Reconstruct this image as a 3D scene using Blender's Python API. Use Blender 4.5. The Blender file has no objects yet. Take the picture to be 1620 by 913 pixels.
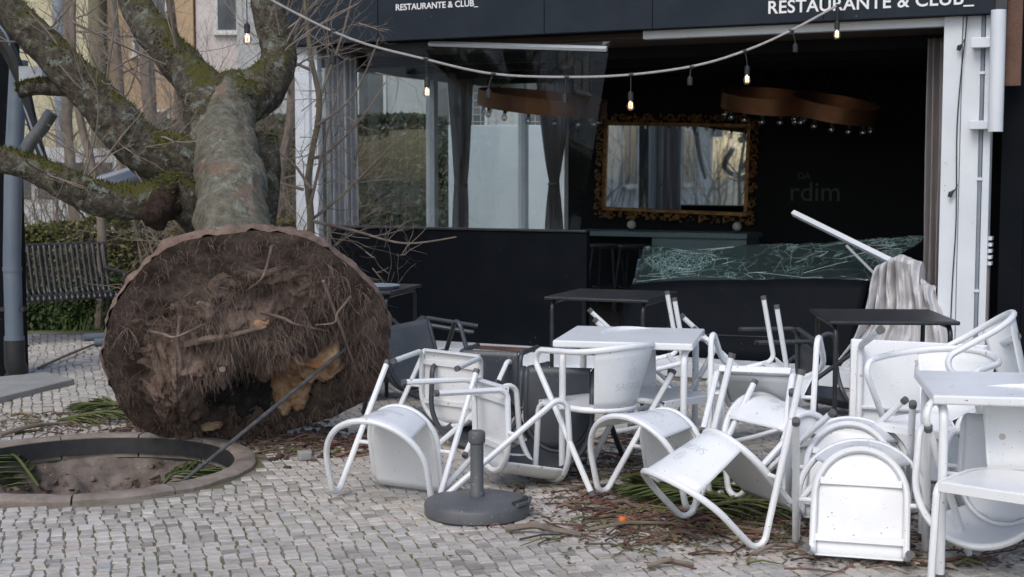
import bpy, math, random
import numpy as np
from mathutils import Vector, Matrix
R = math.radians
rnd = random.Random(7)
sc = bpy.context.scene
col = sc.collection

# ------------------------------------------------------------------ camera, sky, sun, exposure
F_PX, CAM_H = 2250.0, 1.56
PITCH = math.atan((456.5 - 272) / F_PX)
cd = bpy.data.cameras.new('camera'); cam = bpy.data.objects.new('camera', cd); col.objects.link(cam)
cd.sensor_width = 36; cd.lens = 36 * F_PX / 1620; cd.clip_end = 600; cd.clip_start = .05
cam.location = (0, 0, CAM_H); cam.rotation_euler = (R(90) - PITCH, 0, 0)
cd.dof.use_dof = True; cd.dof.focus_distance = 7.3; cd.dof.aperture_fstop = 5.6
sc.camera = cam
w = bpy.data.worlds.new('World'); sc.world = w; w.use_nodes = True
wn = w.node_tree.nodes; wl = w.node_tree.links
sky = wn.new('ShaderNodeTexSky'); sky.sky_type = 'NISHITA'; sky.sun_disc = False
SUN_EL, SUN_AZ = R(48), R(205)
sky.sun_elevation = SUN_EL; sky.sun_rotation = SUN_AZ
sky.air_density = 1.0; sky.dust_density = 2.5; sky.ozone_density = 1.0; sky.altitude = 50
wl.new(sky.outputs[0], wn['Background'].inputs[0]); wn['Background'].inputs[1].default_value = .13
sd = bpy.data.lights.new('sun', 'SUN'); sun = bpy.data.objects.new('sun', sd); col.objects.link(sun)
sd.energy = .75; sd.angle = R(30); sd.color = (1, .98, .95)
sv = Vector((math.sin(SUN_AZ) * math.cos(SUN_EL), math.cos(SUN_AZ) * math.cos(SUN_EL), math.sin(SUN_EL)))
sun.rotation_euler = (-sv).to_track_quat('-Z', 'Y').to_euler()
sc.view_settings.view_transform = 'Standard'; sc.view_settings.look = 'None'
sc.view_settings.exposure = 0.52; sc.view_settings.gamma = 1.0
sc.render.engine = 'CYCLES'
sc.cycles.max_bounces = 8; sc.cycles.transparent_max_bounces = 16

# ------------------------------------------------------------------ helpers
_F = Vector((0, math.cos(PITCH), -math.sin(PITCH))); _U = Vector((0, math.sin(PITCH), math.cos(PITCH))); _R = Vector((1, 0, 0))
CAMP = Vector((0, 0, CAM_H))
def ray(px, py): return _F + _R * ((px - 810) / F_PX) + _U * ((456.5 - py) / F_PX)
def at(px, py, d): r = ray(px, py); return CAMP + r * (d / r.y)          # survey point at depth d
def gz(px, py, z=0.0): r = ray(px, py); return CAMP + r * ((z - CAM_H) / r.z)
# pavilion axes: local x along the shop front, local y into the building
PO = Vector((-1.567, 12.6, 0)); PA = math.atan2(-.434, .901)
PM = Matrix.Translation(PO) @ Matrix.Rotation(PA, 4, 'Z')
PMI = PM.inverted()
def fuv(px, py, v):
    a = PMI @ CAMP; b = (PMI.to_3x3()) @ ray(px, py); t = (v - a.y) / b.y; q = a + b * t
    return q.x, q.z

class MB:
    def __init__(s): s.v = []; s.f = []; s.c = []
    def add(s, vs, fs, tone=None):
        o = len(s.v); s.v += [tuple(p) for p in vs]; s.f += [tuple(i + o for i in f) for f in fs]
        if tone is not None: s.c += [tone] * len(vs)
        return s
    def box(s, x0, x1, y0, y1, z0, z1, M=None, tone=None):
        vs = [Vector(p) for p in ((x0,y0,z0),(x1,y0,z0),(x1,y1,z0),(x0,y1,z0),(x0,y0,z1),(x1,y0,z1),(x1,y1,z1),(x0,y1,z1))]
        if M: vs = [M @ p for p in vs]
        return s.add(vs, [(0,3,2,1),(4,5,6,7),(0,1,5,4),(1,2,6,5),(2,3,7,6),(3,0,4,7)], tone)
    def tube(s, path, r, n=8, closed=False, caps=True, tone=None, jit=0):
        P = [Vector(p) for p in path]; N = len(P)
        rr = r if hasattr(r, '__len__') else [r] * N
        T = []
        for i in range(N):
            a = P[i - 1] if (i > 0 or closed) else P[i]; b = P[(i + 1) % N] if (i < N - 1 or closed) else P[i]
            t = (b - a); T.append(t.normalized() if t.length > 1e-9 else Vector((0, 0, 1)))
        up = Vector((0, 0, 1)) if abs(T[0].z) < .9 else Vector((1, 0, 0))
        nrm = (up - T[0] * up.dot(T[0])).normalized(); vs = []
        for i in range(N):
            nrm = nrm - T[i] * nrm.dot(T[i])
            nrm = nrm.normalized() if nrm.length > 1e-6 else T[i].orthogonal().normalized()
            b = T[i].cross(nrm)
            for k in range(n):
                a = 2 * math.pi * k / n; q = rr[i] * (1 + (rnd.uniform(-jit, jit) if jit else 0))
                vs.append(P[i] + nrm * (math.cos(a) * q) + b * (math.sin(a) * q))
        fs = []
        for i in range(N if closed else N - 1):
            for k in range(n):
                j = (i + 1) % N; k2 = (k + 1) % n
                fs.append((i * n + k, i * n + k2, j * n + k2, j * n + k))
        if caps and not closed:
            fs.append(tuple(range(n - 1, -1, -1))); fs.append(tuple((N - 1) * n + k for k in range(n)))
        return s.add(vs, fs, tone)
    def lathe(s, prof, n=24, M=None):
        vs = []; fs = []; m = len(prof)
        for k in range(n):
            a = 2 * math.pi * k / n
            for (r, z) in prof:
                p = Vector((r * math.cos(a), r * math.sin(a), z)); vs.append(M @ p if M else p)
        for k in range(n):
            k2 = (k + 1) % n
            for i in range(m - 1): fs.append((k * m + i, k2 * m + i, k2 * m + i + 1, k * m + i + 1))
        return s.add(vs, fs)
    def grid(s, fn, nu, nv):
        vs = [fn(i / nu, j / nv) for j in range(nv + 1) for i in range(nu + 1)]
        fs = [(j * (nu + 1) + i, j * (nu + 1) + i + 1, (j + 1) * (nu + 1) + i + 1, (j + 1) * (nu + 1) + i) for j in range(nv) for i in range(nu)]
        return s.add(vs, fs)
    def mesh(s, name, m, smooth=True, ang=40):
        me = bpy.data.meshes.new(name); me.from_pydata(s.v, [], s.f); me.update()
        if s.c:
            a = me.attributes.new('tone', 'FLOAT', 'POINT'); a.data.foreach_set('value', s.c)
        if m: me.materials.append(m)
        if smooth:
            me.polygons.foreach_set('use_smooth', [True] * len(me.polygons))
            try: me.set_sharp_from_angle(angle=R(ang))
            except Exception: pass
        return me
    def build(s, name, m, parent=None, smooth=True, ang=40):
        o = bpy.data.objects.new(name, s.mesh(name, m, smooth, ang)); col.objects.link(o); o.parent = parent
        return o

def tag(o, label=None, cat=None, group=None, kind=None):
    for k, x in (('label', label), ('category', cat), ('group', group), ('kind', kind)):
        if x: o[k] = x
    return o
def empty(name, loc=(0, 0, 0), rz=0, label=None, cat=None, group=None):
    o = bpy.data.objects.new(name, None); col.objects.link(o); o.location = loc; o.rotation_euler = (0, 0, rz); o.empty_display_size = .1
    return tag(o, label, cat, group)
def pav(name, label, cat, group=None): return empty(name, PO, PA, label, cat, group)
def copy_tree(o, parent=None):
    c = o.copy(); col.objects.link(c); c.parent = parent
    for ch in list(o.children): copy_tree(ch, c)
    return c
def solid(o, th, off=0.0):
    m = o.modifiers.new('solid', 'SOLIDIFY'); m.thickness = th; m.offset = off; return o
def bevel(o, wd=.004, seg=2):
    m = o.modifiers.new('bevel', 'BEVEL'); m.width = wd; m.segments = seg; m.limit_method = 'ANGLE'; return o
def fillet(pts, r, n=5):
    P = [Vector(p) for p in pts]; out = [P[0]]
    for i in range(1, len(P) - 1):
        a = (P[i - 1] - P[i]); b = (P[i + 1] - P[i]); la, lb = a.length, b.length; a.normalize(); b.normalize()
        ang = a.angle(b); rr = r[i - 1] if hasattr(r, '__len__') else r
        if rr <= 0 or ang > 3.1: out.append(P[i]); continue
        t = min(rr / math.tan(ang / 2), la * .49, lb * .49); rr = t * math.tan(ang / 2)
        c = P[i] + (a + b).normalized() * (rr / math.sin(ang / 2)); s0 = P[i] + a * t - c; s1 = P[i] + b * t - c
        tot = s0.angle(s1); ax = s0.cross(s1).normalized()
        for k in range(n + 1): out.append(c + Matrix.Rotation(tot * k / n, 3, ax) @ s0)
    out.append(P[-1]); return out
def spline(pts, n=6):
    P = [Vector(p) for p in pts]; out = []
    for i in range(len(P) - 1):
        p0 = P[max(i - 1, 0)]; p1 = P[i]; p2 = P[i + 1]; p3 = P[min(i + 2, len(P) - 1)]
        for k in range(n):
            t = k / n
            out.append(.5 * ((2 * p1) + (p2 - p0) * t + (2 * p0 - 5 * p1 + 4 * p2 - p3) * t * t + (3 * p1 - p0 - 3 * p2 + p3) * t ** 3))
    out.append(P[-1]); return out
def lerps(vals, m):
    k = len(vals) - 1; out = []
    for i in range(m):
        t = i / (m - 1) * k; j = min(int(t), k - 1); out.append(vals[j] + (vals[j + 1] - vals[j]) * (t - j))
    return out
_perm = np.random.RandomState(3).rand(64, 64, 64)
def vnoise(p):
    x, y, z = p; xi, yi, zi = math.floor(x), math.floor(y), math.floor(z); x -= xi; y -= yi; z -= zi
    x = x * x * (3 - 2 * x); y = y * y * (3 - 2 * y); z = z * z * (3 - 2 * z)
    g = lambda a, b, c: _perm[(xi + a) & 63, (yi + b) & 63, (zi + c) & 63]
    l = lambda a, b, t: a + (b - a) * t
    return 2 * l(l(l(g(0,0,0), g(1,0,0), x), l(g(0,1,0), g(1,1,0), x), y), l(l(g(0,0,1), g(1,0,1), x), l(g(0,1,1), g(1,1,1), x), y), z) - 1
def fbm(p, o=4):
    s = 0; a = 1; p = Vector(p)
    for _ in range(o): s += a * vnoise(p); p = p * 2.03 + Vector((5.1, 3.7, 9.2)); a *= .5
    return s

# ------------------------------------------------------------------ materials
def nd(nt, t, **kw):
    n = nt.nodes.new(t)
    for k, x in kw.items():
        if k in n.inputs: n.inputs[k].default_value = x
        else: setattr(n, k, x)
    return n
def c4(c): return (c[0], c[1], c[2], 1)
def mk(name, c1, c2=None, scale=6., rough=.6, metal=0, bump=0., bscale=None, detail=6, specks=None, rand=0., coat=0, coord='Object', thr=(.35, .65), trans=0, alpha=1, spec=.5, attr=None, moss=None, sheen=0):
    m = bpy.data.materials.new(name); m.use_nodes = True; nt = m.node_tree; L = nt.links; b = nt.nodes['Principled BSDF']
    b.inputs['Roughness'].default_value = rough; b.inputs['Metallic'].default_value = metal
    b.inputs['Transmission Weight'].default_value = trans; b.inputs['Specular IOR Level'].default_value = spec; b.inputs['Coat Weight'].default_value = coat; b.inputs['Alpha'].default_value = alpha
    if sheen: b.inputs['Sheen Weight'].default_value = sheen
    tc = nd(nt, 'ShaderNodeTexCoord'); vec = tc.outputs[coord]
    oi = nd(nt, 'ShaderNodeObjectInfo')
    if rand or specks:
        ad = nd(nt, 'ShaderNodeVectorMath', operation='ADD'); mu = nd(nt, 'ShaderNodeMath', operation='MULTIPLY'); mu.inputs[1].default_value = 37.
        L.new(oi.outputs['Random'], mu.inputs[0]); L.new(vec, ad.inputs[0]); L.new(mu.outputs[0], ad.inputs[1]); vec = ad.outputs[0]
    c2 = c2 or c1
    ns = nd(nt, 'ShaderNodeTexNoise', Scale=scale, Detail=detail, Roughness=.6); L.new(vec, ns.inputs['Vector'])
    mr = nd(nt, 'ShaderNodeMapRange'); mr.inputs[1].default_value = thr[0]; mr.inputs[2].default_value = thr[1]; L.new(ns.outputs['Fac'], mr.inputs[0])
    mx = nd(nt, 'ShaderNodeMix', data_type='RGBA'); mx.inputs[6].default_value = c4(c1); mx.inputs[7].default_value = c4(c2); L.new(mr.outputs[0], mx.inputs[0])
    out = mx.outputs[2]
    if attr:
        at_ = nd(nt, 'ShaderNodeAttribute', attribute_name='tone'); rp = nd(nt, 'ShaderNodeValToRGB'); L.new(at_.outputs['Fac'], rp.inputs[0])
        el = rp.color_ramp.elements
        while len(el) < len(attr): el.new(.5)
        for i, (p_, c_) in enumerate(attr): el[i].position = p_; el[i].color = c4(c_)
        m2 = nd(nt, 'ShaderNodeMix', data_type='RGBA', blend_type='MULTIPLY'); m2.inputs[0].default_value = 1; L.new(rp.outputs[0], m2.inputs[6]); L.new(out, m2.inputs[7]); out = m2.outputs[2]
    if specks:
        for (sc_, th, colr) in specks:
            vo = nd(nt, 'ShaderNodeTexVoronoi', Scale=sc_); L.new(vec, vo.inputs['Vector'])
            n2 = nd(nt, 'ShaderNodeTexNoise', Scale=sc_ * .22, Detail=3.); L.new(vec, n2.inputs['Vector'])
            t1 = nd(nt, 'ShaderNodeMath', operation='MULTIPLY'); t1.inputs[1].default_value = th * 2; L.new(n2.outputs['Fac'], t1.inputs[0])
            t3 = nd(nt, 'ShaderNodeMath', operation='SUBTRACT'); t3.inputs[1].default_value = th * .72; L.new(t1.outputs[0], t3.inputs[0])
            lt = nd(nt, 'ShaderNodeMath', operation='LESS_THAN'); L.new(vo.outputs['Distance'], lt.inputs[0]); L.new(t3.outputs[0], lt.inputs[1])
            m3 = nd(nt, 'ShaderNodeMix', data_type='RGBA'); L.new(lt.outputs[0], m3.inputs[0]); L.new(out, m3.inputs[6]); m3.inputs[7].default_value = c4(colr); out = m3.outputs[2]
    if moss:
        ge = nd(nt, 'ShaderNodeNewGeometry'); sx = nd(nt, 'ShaderNodeSeparateXYZ'); L.new(ge.outputs['Normal'], sx.inputs[0])
        n4 = nd(nt, 'ShaderNodeTexNoise', Scale=7., Detail=6.); L.new(vec, n4.inputs['Vector'])
        a4 = nd(nt, 'ShaderNodeMath', operation='MULTIPLY_ADD'); L.new(n4.outputs['Fac'], a4.inputs[0]); a4.inputs[1].default_value = 2.2; L.new(sx.outputs['Z'], a4.inputs[2])
        r4 = nd(nt, 'ShaderNodeMapRange'); r4.inputs[1].default_value = 1.55; r4.inputs[2].default_value = 1.85; L.new(a4.outputs[0], r4.inputs[0])
        m4 = nd(nt, 'ShaderNodeMix', data_type='RGBA'); L.new(r4.outputs[0], m4.inputs[0]); L.new(out, m4.inputs[6]); m4.inputs[7].default_value = c4(moss); out = m4.outputs[2]
    L.new(out, b.inputs['Base Color'])
    if bump:
        n3 = nd(nt, 'ShaderNodeTexNoise', Scale=bscale or scale * 4, Detail=8., Roughness=.65); L.new(vec, n3.inputs['Vector'])
        bp = nd(nt, 'ShaderNodeBump', Strength=bump, Distance=.02); L.new(n3.outputs['Fac'], bp.inputs['Height']); L.new(bp.outputs[0], b.inputs['Normal'])
    return m
M = {}
M['white'] = mk('white_paint', (.80,.815,.825), (.70,.71,.71), 3.5, .33, bump=.03, bscale=40, thr=(.45,.85), specks=[(38, .19, (.16,.12,.09)), (11, .2, (.52,.47,.40)), (90, .20, (.07,.06,.05))], rand=1)
M['white_dull'] = mk('white_dull', (.70,.74,.78), (.55,.58,.6), 3., .45, bump=.04, specks=[(40, .26, (.2,.17,.14))])
M['cap'] = mk('cap_plastic', (.13,.13,.135), (.08,.08,.08), 60, .6)
M['print'] = mk('logo_print', (.54,.57,.60), (.70,.72,.74), 60, .5)
M['blackmetal'] = mk('black_metal', (.018,.02,.023), (.035,.037,.04), 12, .38, specks=[(50,.22,(.16,.15,.13))], rand=1)
M['greychair'] = mk('grey_chair_paint', (.040,.047,.056), (.062,.068,.077), 5, .42, specks=[(40,.3,(.2,.18,.15))], rand=1)
M['blackpanel'] = mk('black_panel', (.0045,.0062,.0085), (.0065,.0082,.011), 4, .6, spec=.06, specks=[(14,.10,(.15,.15,.14)), (34,.12,(.09,.09,.085))])
M['fascia'] = mk('awning_cloth', (.017,.024,.033), (.023,.031,.041), 2.5, .75, spec=.2, bump=.08, bscale=120, specks=[(12,.10,(.2,.2,.19))])
M['letter'] = mk('letter_white', (.8,.8,.8), rough=.5)
M['dark'] = mk('dark_interior', (.012,.013,.015), (.016,.017,.019), 3, .8, spec=.2)
M['darkfloor'] = mk('dark_floor', (.05,.035,.025), (.03,.022,.016), 4, .5)
M['frame_white'] = mk('white_aluminium', (.70,.74,.78), (.62,.66,.70), 2, .35, specks=[(18,.18,(.35,.33,.3))])
M['alu'] = mk('aluminium', (.5,.53,.56), (.4,.43,.46), 8, .4, metal=.3)
M['curtain'] = mk('curtain_cloth', (.40,.375,.37), (.33,.31,.30), 8, .9, bump=.1, bscale=200, sheen=.2)
M['curtain_light'] = mk('curtain_pale', (.60,.61,.65), (.50,.51,.55), 8, .9, sheen=.2)
M['heap'] = mk('fallen_cloth', (.60,.595,.60), (.50,.495,.50), 5, .92, bump=.12, bscale=60, specks=[(14,.2,(.22,.19,.16))])
M['gold'] = mk('gilt_wood', (.42,.23,.08), (.16,.075,.03), 18, .38, metal=.55, bump=.3, bscale=60)
M['bronze'] = mk('copper_band', (.27,.125,.065), (.18,.08,.04), 5, .45, metal=.7)
M['teal'] = mk('teal_counter', (.22,.31,.32), (.17,.25,.26), 3, .3)
M['ball'] = mk('opal_ball', (.6,.58,.52), rough=.3)
M['timber'] = mk('brown_timber', (.14,.075,.05), (.085,.045,.03), 5, .75, bump=.3, bscale=50)
M['conduit'] = mk('grey_conduit', (.25,.29,.34), (.2,.23,.27), 6, .4)
M['pvc'] = mk('grey_pvc', (.13,.165,.21), (.17,.20,.245), 3, .38, specks=[(30,.2,(.3,.3,.3))])
M['rubber'] = mk('black_rubber', (.018,.019,.021), (.03,.03,.03), 20, .55)
M['cable'] = mk('pale_cable', (.45,.43,.41), (.35,.33,.31), 30, .5)
M['base'] = mk('umbrella_base_plastic', (.075,.082,.09), (.11,.112,.115), 6, .5, bump=.12, bscale=80, specks=[(40,.28,(.25,.22,.18))])
M['concrete'] = mk('kerb_concrete', (.30,.255,.215), (.17,.14,.115), 6, .88, bump=.5, bscale=40, specks=[(60,.3,(.12,.11,.10))])
M['slab'] = mk('concrete_slab', (.33,.335,.325), (.27,.27,.26), 5, .85, bump=.2, bscale=60)
M['mortar'] = mk('joint_soil', (.21,.185,.155), (.125,.135,.06), 3.2, .95, bump=.5, bscale=70, thr=(.46,.6))
STONE = [(0, (.30,.28,.25)), (.25, (.43,.405,.365)), (.5, (.51,.48,.435)), (.72, (.60,.57,.525)), (.88, (.53,.465,.41)), (1, (.43,.43,.425))]
M['stone'] = mk('limestone_sett', (1,1,1), (.74,.72,.70), 14, .72, bump=.3, bscale=70, attr=STONE, coord='Object')
M['soil'] = mk('soil', (.17,.128,.107), (.06,.044,.036), 8, .95, bump=1.0, bscale=45, detail=10, spec=.1)
M['soil_rim'] = mk('soil_rim', (.26,.18,.145), (.15,.10,.08), 9, .95, bump=.8, bscale=40)
M['soil_hole'] = mk('hole_soil', (.23,.195,.17), (.085,.066,.055), 5, .95, bump=.8, bscale=26, specks=[(30,.34,(.3,.25,.2))])
M['soil_light'] = mk('dry_root_soil', (.27,.20,.162), (.12,.084,.067), 11, .95, bump=1.0, bscale=50, detail=10, spec=.1)
M['root'] = mk('root_fibre', (.25,.185,.15), (.13,.092,.072), 12, .9, bump=.4)
M['wood'] = mk('torn_wood', (.60,.43,.27), (.33,.15,.06), 9, .85, bump=1.0, bscale=90, detail=9)
def barkmat(name, base, dark, patches, moss, bump=1.0):
    m = bpy.data.materials.new(name); m.use_nodes = True; nt = m.node_tree; L = nt.links; b = nt.nodes['Principled BSDF']; b.inputs['Roughness'].default_value = .92; b.inputs['Specular IOR Level'].default_value = .2
    tc = nd(nt, 'ShaderNodeTexCoord'); v = tc.outputs['Object']
    n0 = nd(nt, 'ShaderNodeTexNoise', Scale=18., Detail=9., Roughness=.75, Distortion=.1); L.new(v, n0.inputs['Vector'])
    r0 = nd(nt, 'ShaderNodeMapRange'); r0.inputs[1].default_value = .36; r0.inputs[2].default_value = .62; L.new(n0.outputs['Fac'], r0.inputs[0])
    mx = nd(nt, 'ShaderNodeMix', data_type='RGBA'); mx.inputs[6].default_value = c4(dark); mx.inputs[7].default_value = c4(base); L.new(r0.outputs[0], mx.inputs[0]); out = mx.outputs[2]
    for k, (sc_, lo, hi, c_, amt) in enumerate(patches):
        mp = nd(nt, 'ShaderNodeMapping'); mp.inputs['Location'].default_value = (k * 7.3, k * 3.1, 0); L.new(v, mp.inputs['Vector'])
        n1 = nd(nt, 'ShaderNodeTexNoise', Scale=sc_, Detail=10., Roughness=.75, Distortion=.15); L.new(mp.outputs[0], n1.inputs['Vector'])
        r1 = nd(nt, 'ShaderNodeMapRange'); r1.inputs[1].default_value = lo; r1.inputs[2].default_value = hi; r1.inputs[4].default_value = amt; L.new(n1.outputs['Fac'], r1.inputs[0])
        m1 = nd(nt, 'ShaderNodeMix', data_type='RGBA'); L.new(r1.outputs[0], m1.inputs[0]); L.new(out, m1.inputs[6]); m1.inputs[7].default_value = c4(c_); out = m1.outputs[2]
    if moss:
        ge = nd(nt, 'ShaderNodeNewGeometry'); sx = nd(nt, 'ShaderNodeSeparateXYZ'); L.new(ge.outputs['Normal'], sx.inputs[0])
        n4 = nd(nt, 'ShaderNodeTexNoise', Scale=5., Detail=8., Roughness=.7); L.new(v, n4.inputs['Vector'])
        a4 = nd(nt, 'ShaderNodeMath', operation='MULTIPLY_ADD'); L.new(n4.outputs['Fac'], a4.inputs[0]); a4.inputs[1].default_value = 3.2; L.new(sx.outputs['Z'], a4.inputs[2])
        r4 = nd(nt, 'ShaderNodeMapRange'); r4.inputs[1].default_value = 2.02; r4.inputs[2].default_value = 2.45; L.new(a4.outputs[0], r4.inputs[0])
        m4 = nd(nt, 'ShaderNodeMix', data_type='RGBA'); L.new(r4.outputs[0], m4.inputs[0]); L.new(out, m4.inputs[6]); m4.inputs[7].default_value = c4(moss); out = m4.outputs[2]
    L.new(out, b.inputs['Base Color'])
    n3 = nd(nt, 'ShaderNodeTexNoise', Scale=26., Detail=10., Roughness=.7, Distortion=.4); L.new(v, n3.inputs['Vector'])
    bp = nd(nt, 'ShaderNodeBump', Strength=bump, Distance=.06); L.new(n3.outputs['Fac'], bp.inputs['Height']); L.new(bp.outputs[0], b.inputs['Normal']); return m
M['bark'] = barkmat('mossy_bark', (.17,.145,.115), (.045,.035,.028), [(5, .52, .60, (.055,.045,.032), .9), (12, .53, .60, (.31,.34,.285), .85), (4, .60, .66, (.19,.115,.085), .7), (17, .53, .62, (.17,.185,.11), .8)], (.105,.10,.026), 1.0)
M['bark_pale'] = barkmat('pale_trunk_bark', (.235,.23,.175), (.11,.10,.075), [(3, .54, .60, (.26,.165,.12), .75), (7, .54, .62, (.33,.36,.30), .8), (11, .56, .62, (.12,.115,.07), .7)], None, .8)
M['cut'] = barkmat('dark_cut_wood', (.085,.055,.045), (.025,.017,.014), [(6, .55, .65, (.085,.035,.028), .6)], (.09,.095,.016), 1.0)
M['twig'] = mk('twig_bark', (.25,.205,.165), (.15,.12,.095), 9, .9)
M['twig_green'] = mk('sapling_bark', (.22,.19,.13), (.13,.11,.08), 9, .9)
M['debris'] = mk('plant_litter', (1,1,1), (.7,.7,.7), 20, .85, attr=[(0,(.045,.034,.028)), (.3,(.15,.06,.045)), (.55,(.21,.135,.095)), (.75,(.14,.155,.045)), (1,(.08,.05,.04))])
M['frond'] = mk('palm_leaf', (.06,.10,.03), (.135,.14,.04), 9, .55)
M['leaf_dark'] = mk('hedge_leaf', (.042,.07,.026), (.08,.105,.04), 2, .6)
M['leaf_mid'] = mk('hedge_leaf_mid', (.11,.12,.034), (.165,.155,.05), 2, .6)
M['ivy'] = mk('ivy_leaf', (.03,.06,.018), (.06,.11,.028), 3, .55)
M['grass'] = mk('lawn', (.06,.10,.022), (.11,.14,.04), 5, .9, bump=.5, bscale=80)
M['blade'] = mk('grass_blade', (.07,.125,.025), (.12,.16,.045), 8, .7)
M['bench'] = mk('bench_steel', (.032,.032,.033), (.06,.06,.06), 14, .33, metal=.4)
M['cream'] = mk('cream_render', (.62,.56,.38), (.56,.50,.34), 1.5, .9)
M['orange'] = mk('ochre_render', (.5,.36,.23), (.44,.31,.20), 1.5, .9)
M['pale'] = mk('pale_render', (.47,.48,.48), (.40,.41,.42), 1.5, .9)
M['pink'] = mk('pinkish_render', (.62,.56,.56), (.55,.50,.50), 1.5, .9)
M['winframe'] = mk('far_window_frame', (.6,.6,.6), rough=.5)
M['winglass'] = mk('far_window_glass', (.05,.06,.07), (.12,.14,.16), 1, .1)
M['vanwhite'] = mk('white_car_paint', (.75,.77,.8), rough=.25)
M['red'] = mk('red_panel', (.4,.05,.05), rough=.5)
M['cabin'] = mk('white_cabin_panel', (.55,.62,.66), (.5,.57,.61), 2, .5, specks=[(9,.14,(.12,.12,.12))])
M['mesh'] = mk('galvanised_wire', (.45,.48,.5), rough=.4, metal=.4)
M['fruit'] = mk('orange_fruit', (.6,.16,.03), (.5,.1,.02), 8, .5)
def translucent(m, amt, colr):
    nt = m.node_tree; L = nt.links; b = nt.nodes['Principled BSDF']; t = nd(nt, 'ShaderNodeBsdfTranslucent'); t.inputs[0].default_value = c4(colr); mx = nd(nt, 'ShaderNodeMixShader'); mx.inputs[0].default_value = amt
    L.new(b.outputs[0], mx.inputs[1]); L.new(t.outputs[0], mx.inputs[2]); L.new(mx.outputs[0], nt.nodes['Material Output'].inputs[0])
translucent(M['curtain'], .65, (.8,.77,.76)); translucent(M['curtain_light'], .4, (.5,.5,.53))
def glass(name, tint, rough=.0, ior=1.5):
    m = bpy.data.materials.new(name); m.use_nodes = True; nt = m.node_tree; L = nt.links
    for n in list(nt.nodes):
        if n.type == 'BSDF_PRINCIPLED': nt.nodes.remove(n)
    t = nd(nt, 'ShaderNodeBsdfTransparent'); t.inputs[0].default_value = c4(tint)
    g = nd(nt, 'ShaderNodeBsdfGlossy'); g.inputs['Roughness'].default_value = rough
    lw = nd(nt, 'ShaderNodeLayerWeight'); lw.inputs[0].default_value = .5
    pw_ = nd(nt, 'ShaderNodeMath', operation='POWER'); pw_.inputs[1].default_value = 5.; L.new(lw.outputs['Facing'], pw_.inputs[0])
    fr = nd(nt, 'ShaderNodeMath', operation='MULTIPLY_ADD'); fr.inputs[1].default_value = .5; fr.inputs[2].default_value = .065; L.new(pw_.outputs[0], fr.inputs[0])
    mx = nd(nt, 'ShaderNodeMixShader'); L.new(fr.outputs[0], mx.inputs[0]); L.new(t.outputs[0], mx.inputs[1]); L.new(g.outputs[0], mx.inputs[2])
    L.new(mx.outputs[0], nt.nodes['Material Output'].inputs[0]); return m
M['glass'] = glass('window_glass', (.955,.975,.975))
M['bulb'] = glass('bulb_glass', (.9,.88,.85), .05, 1.45); [setattr(n_.inputs[2], 'default_value', .34) for n_ in M['bulb'].node_tree.nodes if n_.type == 'MATH' and n_.operation == 'MULTIPLY_ADD']
def crackle():
    m = glass('crazed_glass', (.40,.50,.50), .05); nt = m.node_tree; L = nt.links
    tc = nd(nt, 'ShaderNodeTexCoord'); facs = []
    nz = nd(nt, 'ShaderNodeTexNoise', Scale=2.2, Detail=2.); L.new(tc.outputs['Object'], nz.inputs['Vector'])
    for s_, w_, thr in ((3.0, .0022, 0), (9, .007, .44), (34, .04, .55)):
        v = nd(nt, 'ShaderNodeTexVoronoi', Scale=s_, feature='DISTANCE_TO_EDGE'); L.new(tc.outputs['Object'], v.inputs['Vector'])
        lt = nd(nt, 'ShaderNodeMath', operation='LESS_THAN'); lt.inputs[1].default_value = w_; L.new(v.outputs[0], lt.inputs[0])
        g = nd(nt, 'ShaderNodeMath', operation='GREATER_THAN'); g.inputs[1].default_value = thr; L.new(nz.outputs['Fac'], g.inputs[0])
        mm = nd(nt, 'ShaderNodeMath', operation='MULTIPLY'); L.new(lt.outputs[0], mm.inputs[0]); L.new(g.outputs[0], mm.inputs[1]); facs.append(mm.outputs[0])
    a = facs[0]
    for b_ in facs[1:]:
        mx_ = nd(nt, 'ShaderNodeMath', operation='MAXIMUM'); L.new(a, mx_.inputs[0]); L.new(b_, mx_.inputs[1]); a = mx_.outputs[0]
    k = nd(nt, 'ShaderNodeMath', operation='MULTIPLY_ADD'); k.inputs[1].default_value = .36; k.inputs[2].default_value = .04; L.new(a, k.inputs[0])
    old = nt.nodes['Material Output'].inputs[0].links[0].from_socket
    d = nd(nt, 'ShaderNodeBsdfDiffuse'); d.inputs[0].default_value = (.42, .60, .60, 1)
    ms = nd(nt, 'ShaderNodeMixShader'); L.new(k.outputs[0], ms.inputs[0]); L.new(old, ms.inputs[1]); L.new(d.outputs[0], ms.inputs[2])
    L.new(ms.outputs[0], nt.nodes['Material Output'].inputs[0]); return m
M['crackle'] = crackle()
M['wallprint'] = mk('wall_lettering', (.06,.066,.072), rough=.7)
m = bpy.data.materials.new('mirror_glass'); m.use_nodes = True; b = m.node_tree.nodes['Principled BSDF']
b.inputs['Base Color'].default_value = (.75,.78,.78,1); b.inputs['Metallic'].default_value = 1; b.inputs['Roughness'].default_value = .02; M['mirror'] = m
m = bpy.data.materials.new('lit_filament'); m.use_nodes = True; b = m.node_tree.nodes['Principled BSDF']
b.inputs['Emission Color'].default_value = (1,.55,.2,1); b.inputs['Emission Strength'].default_value = 5; b.inputs['Base Color'].default_value = (.8,.45,.15,1); M['filament'] = m

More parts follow.
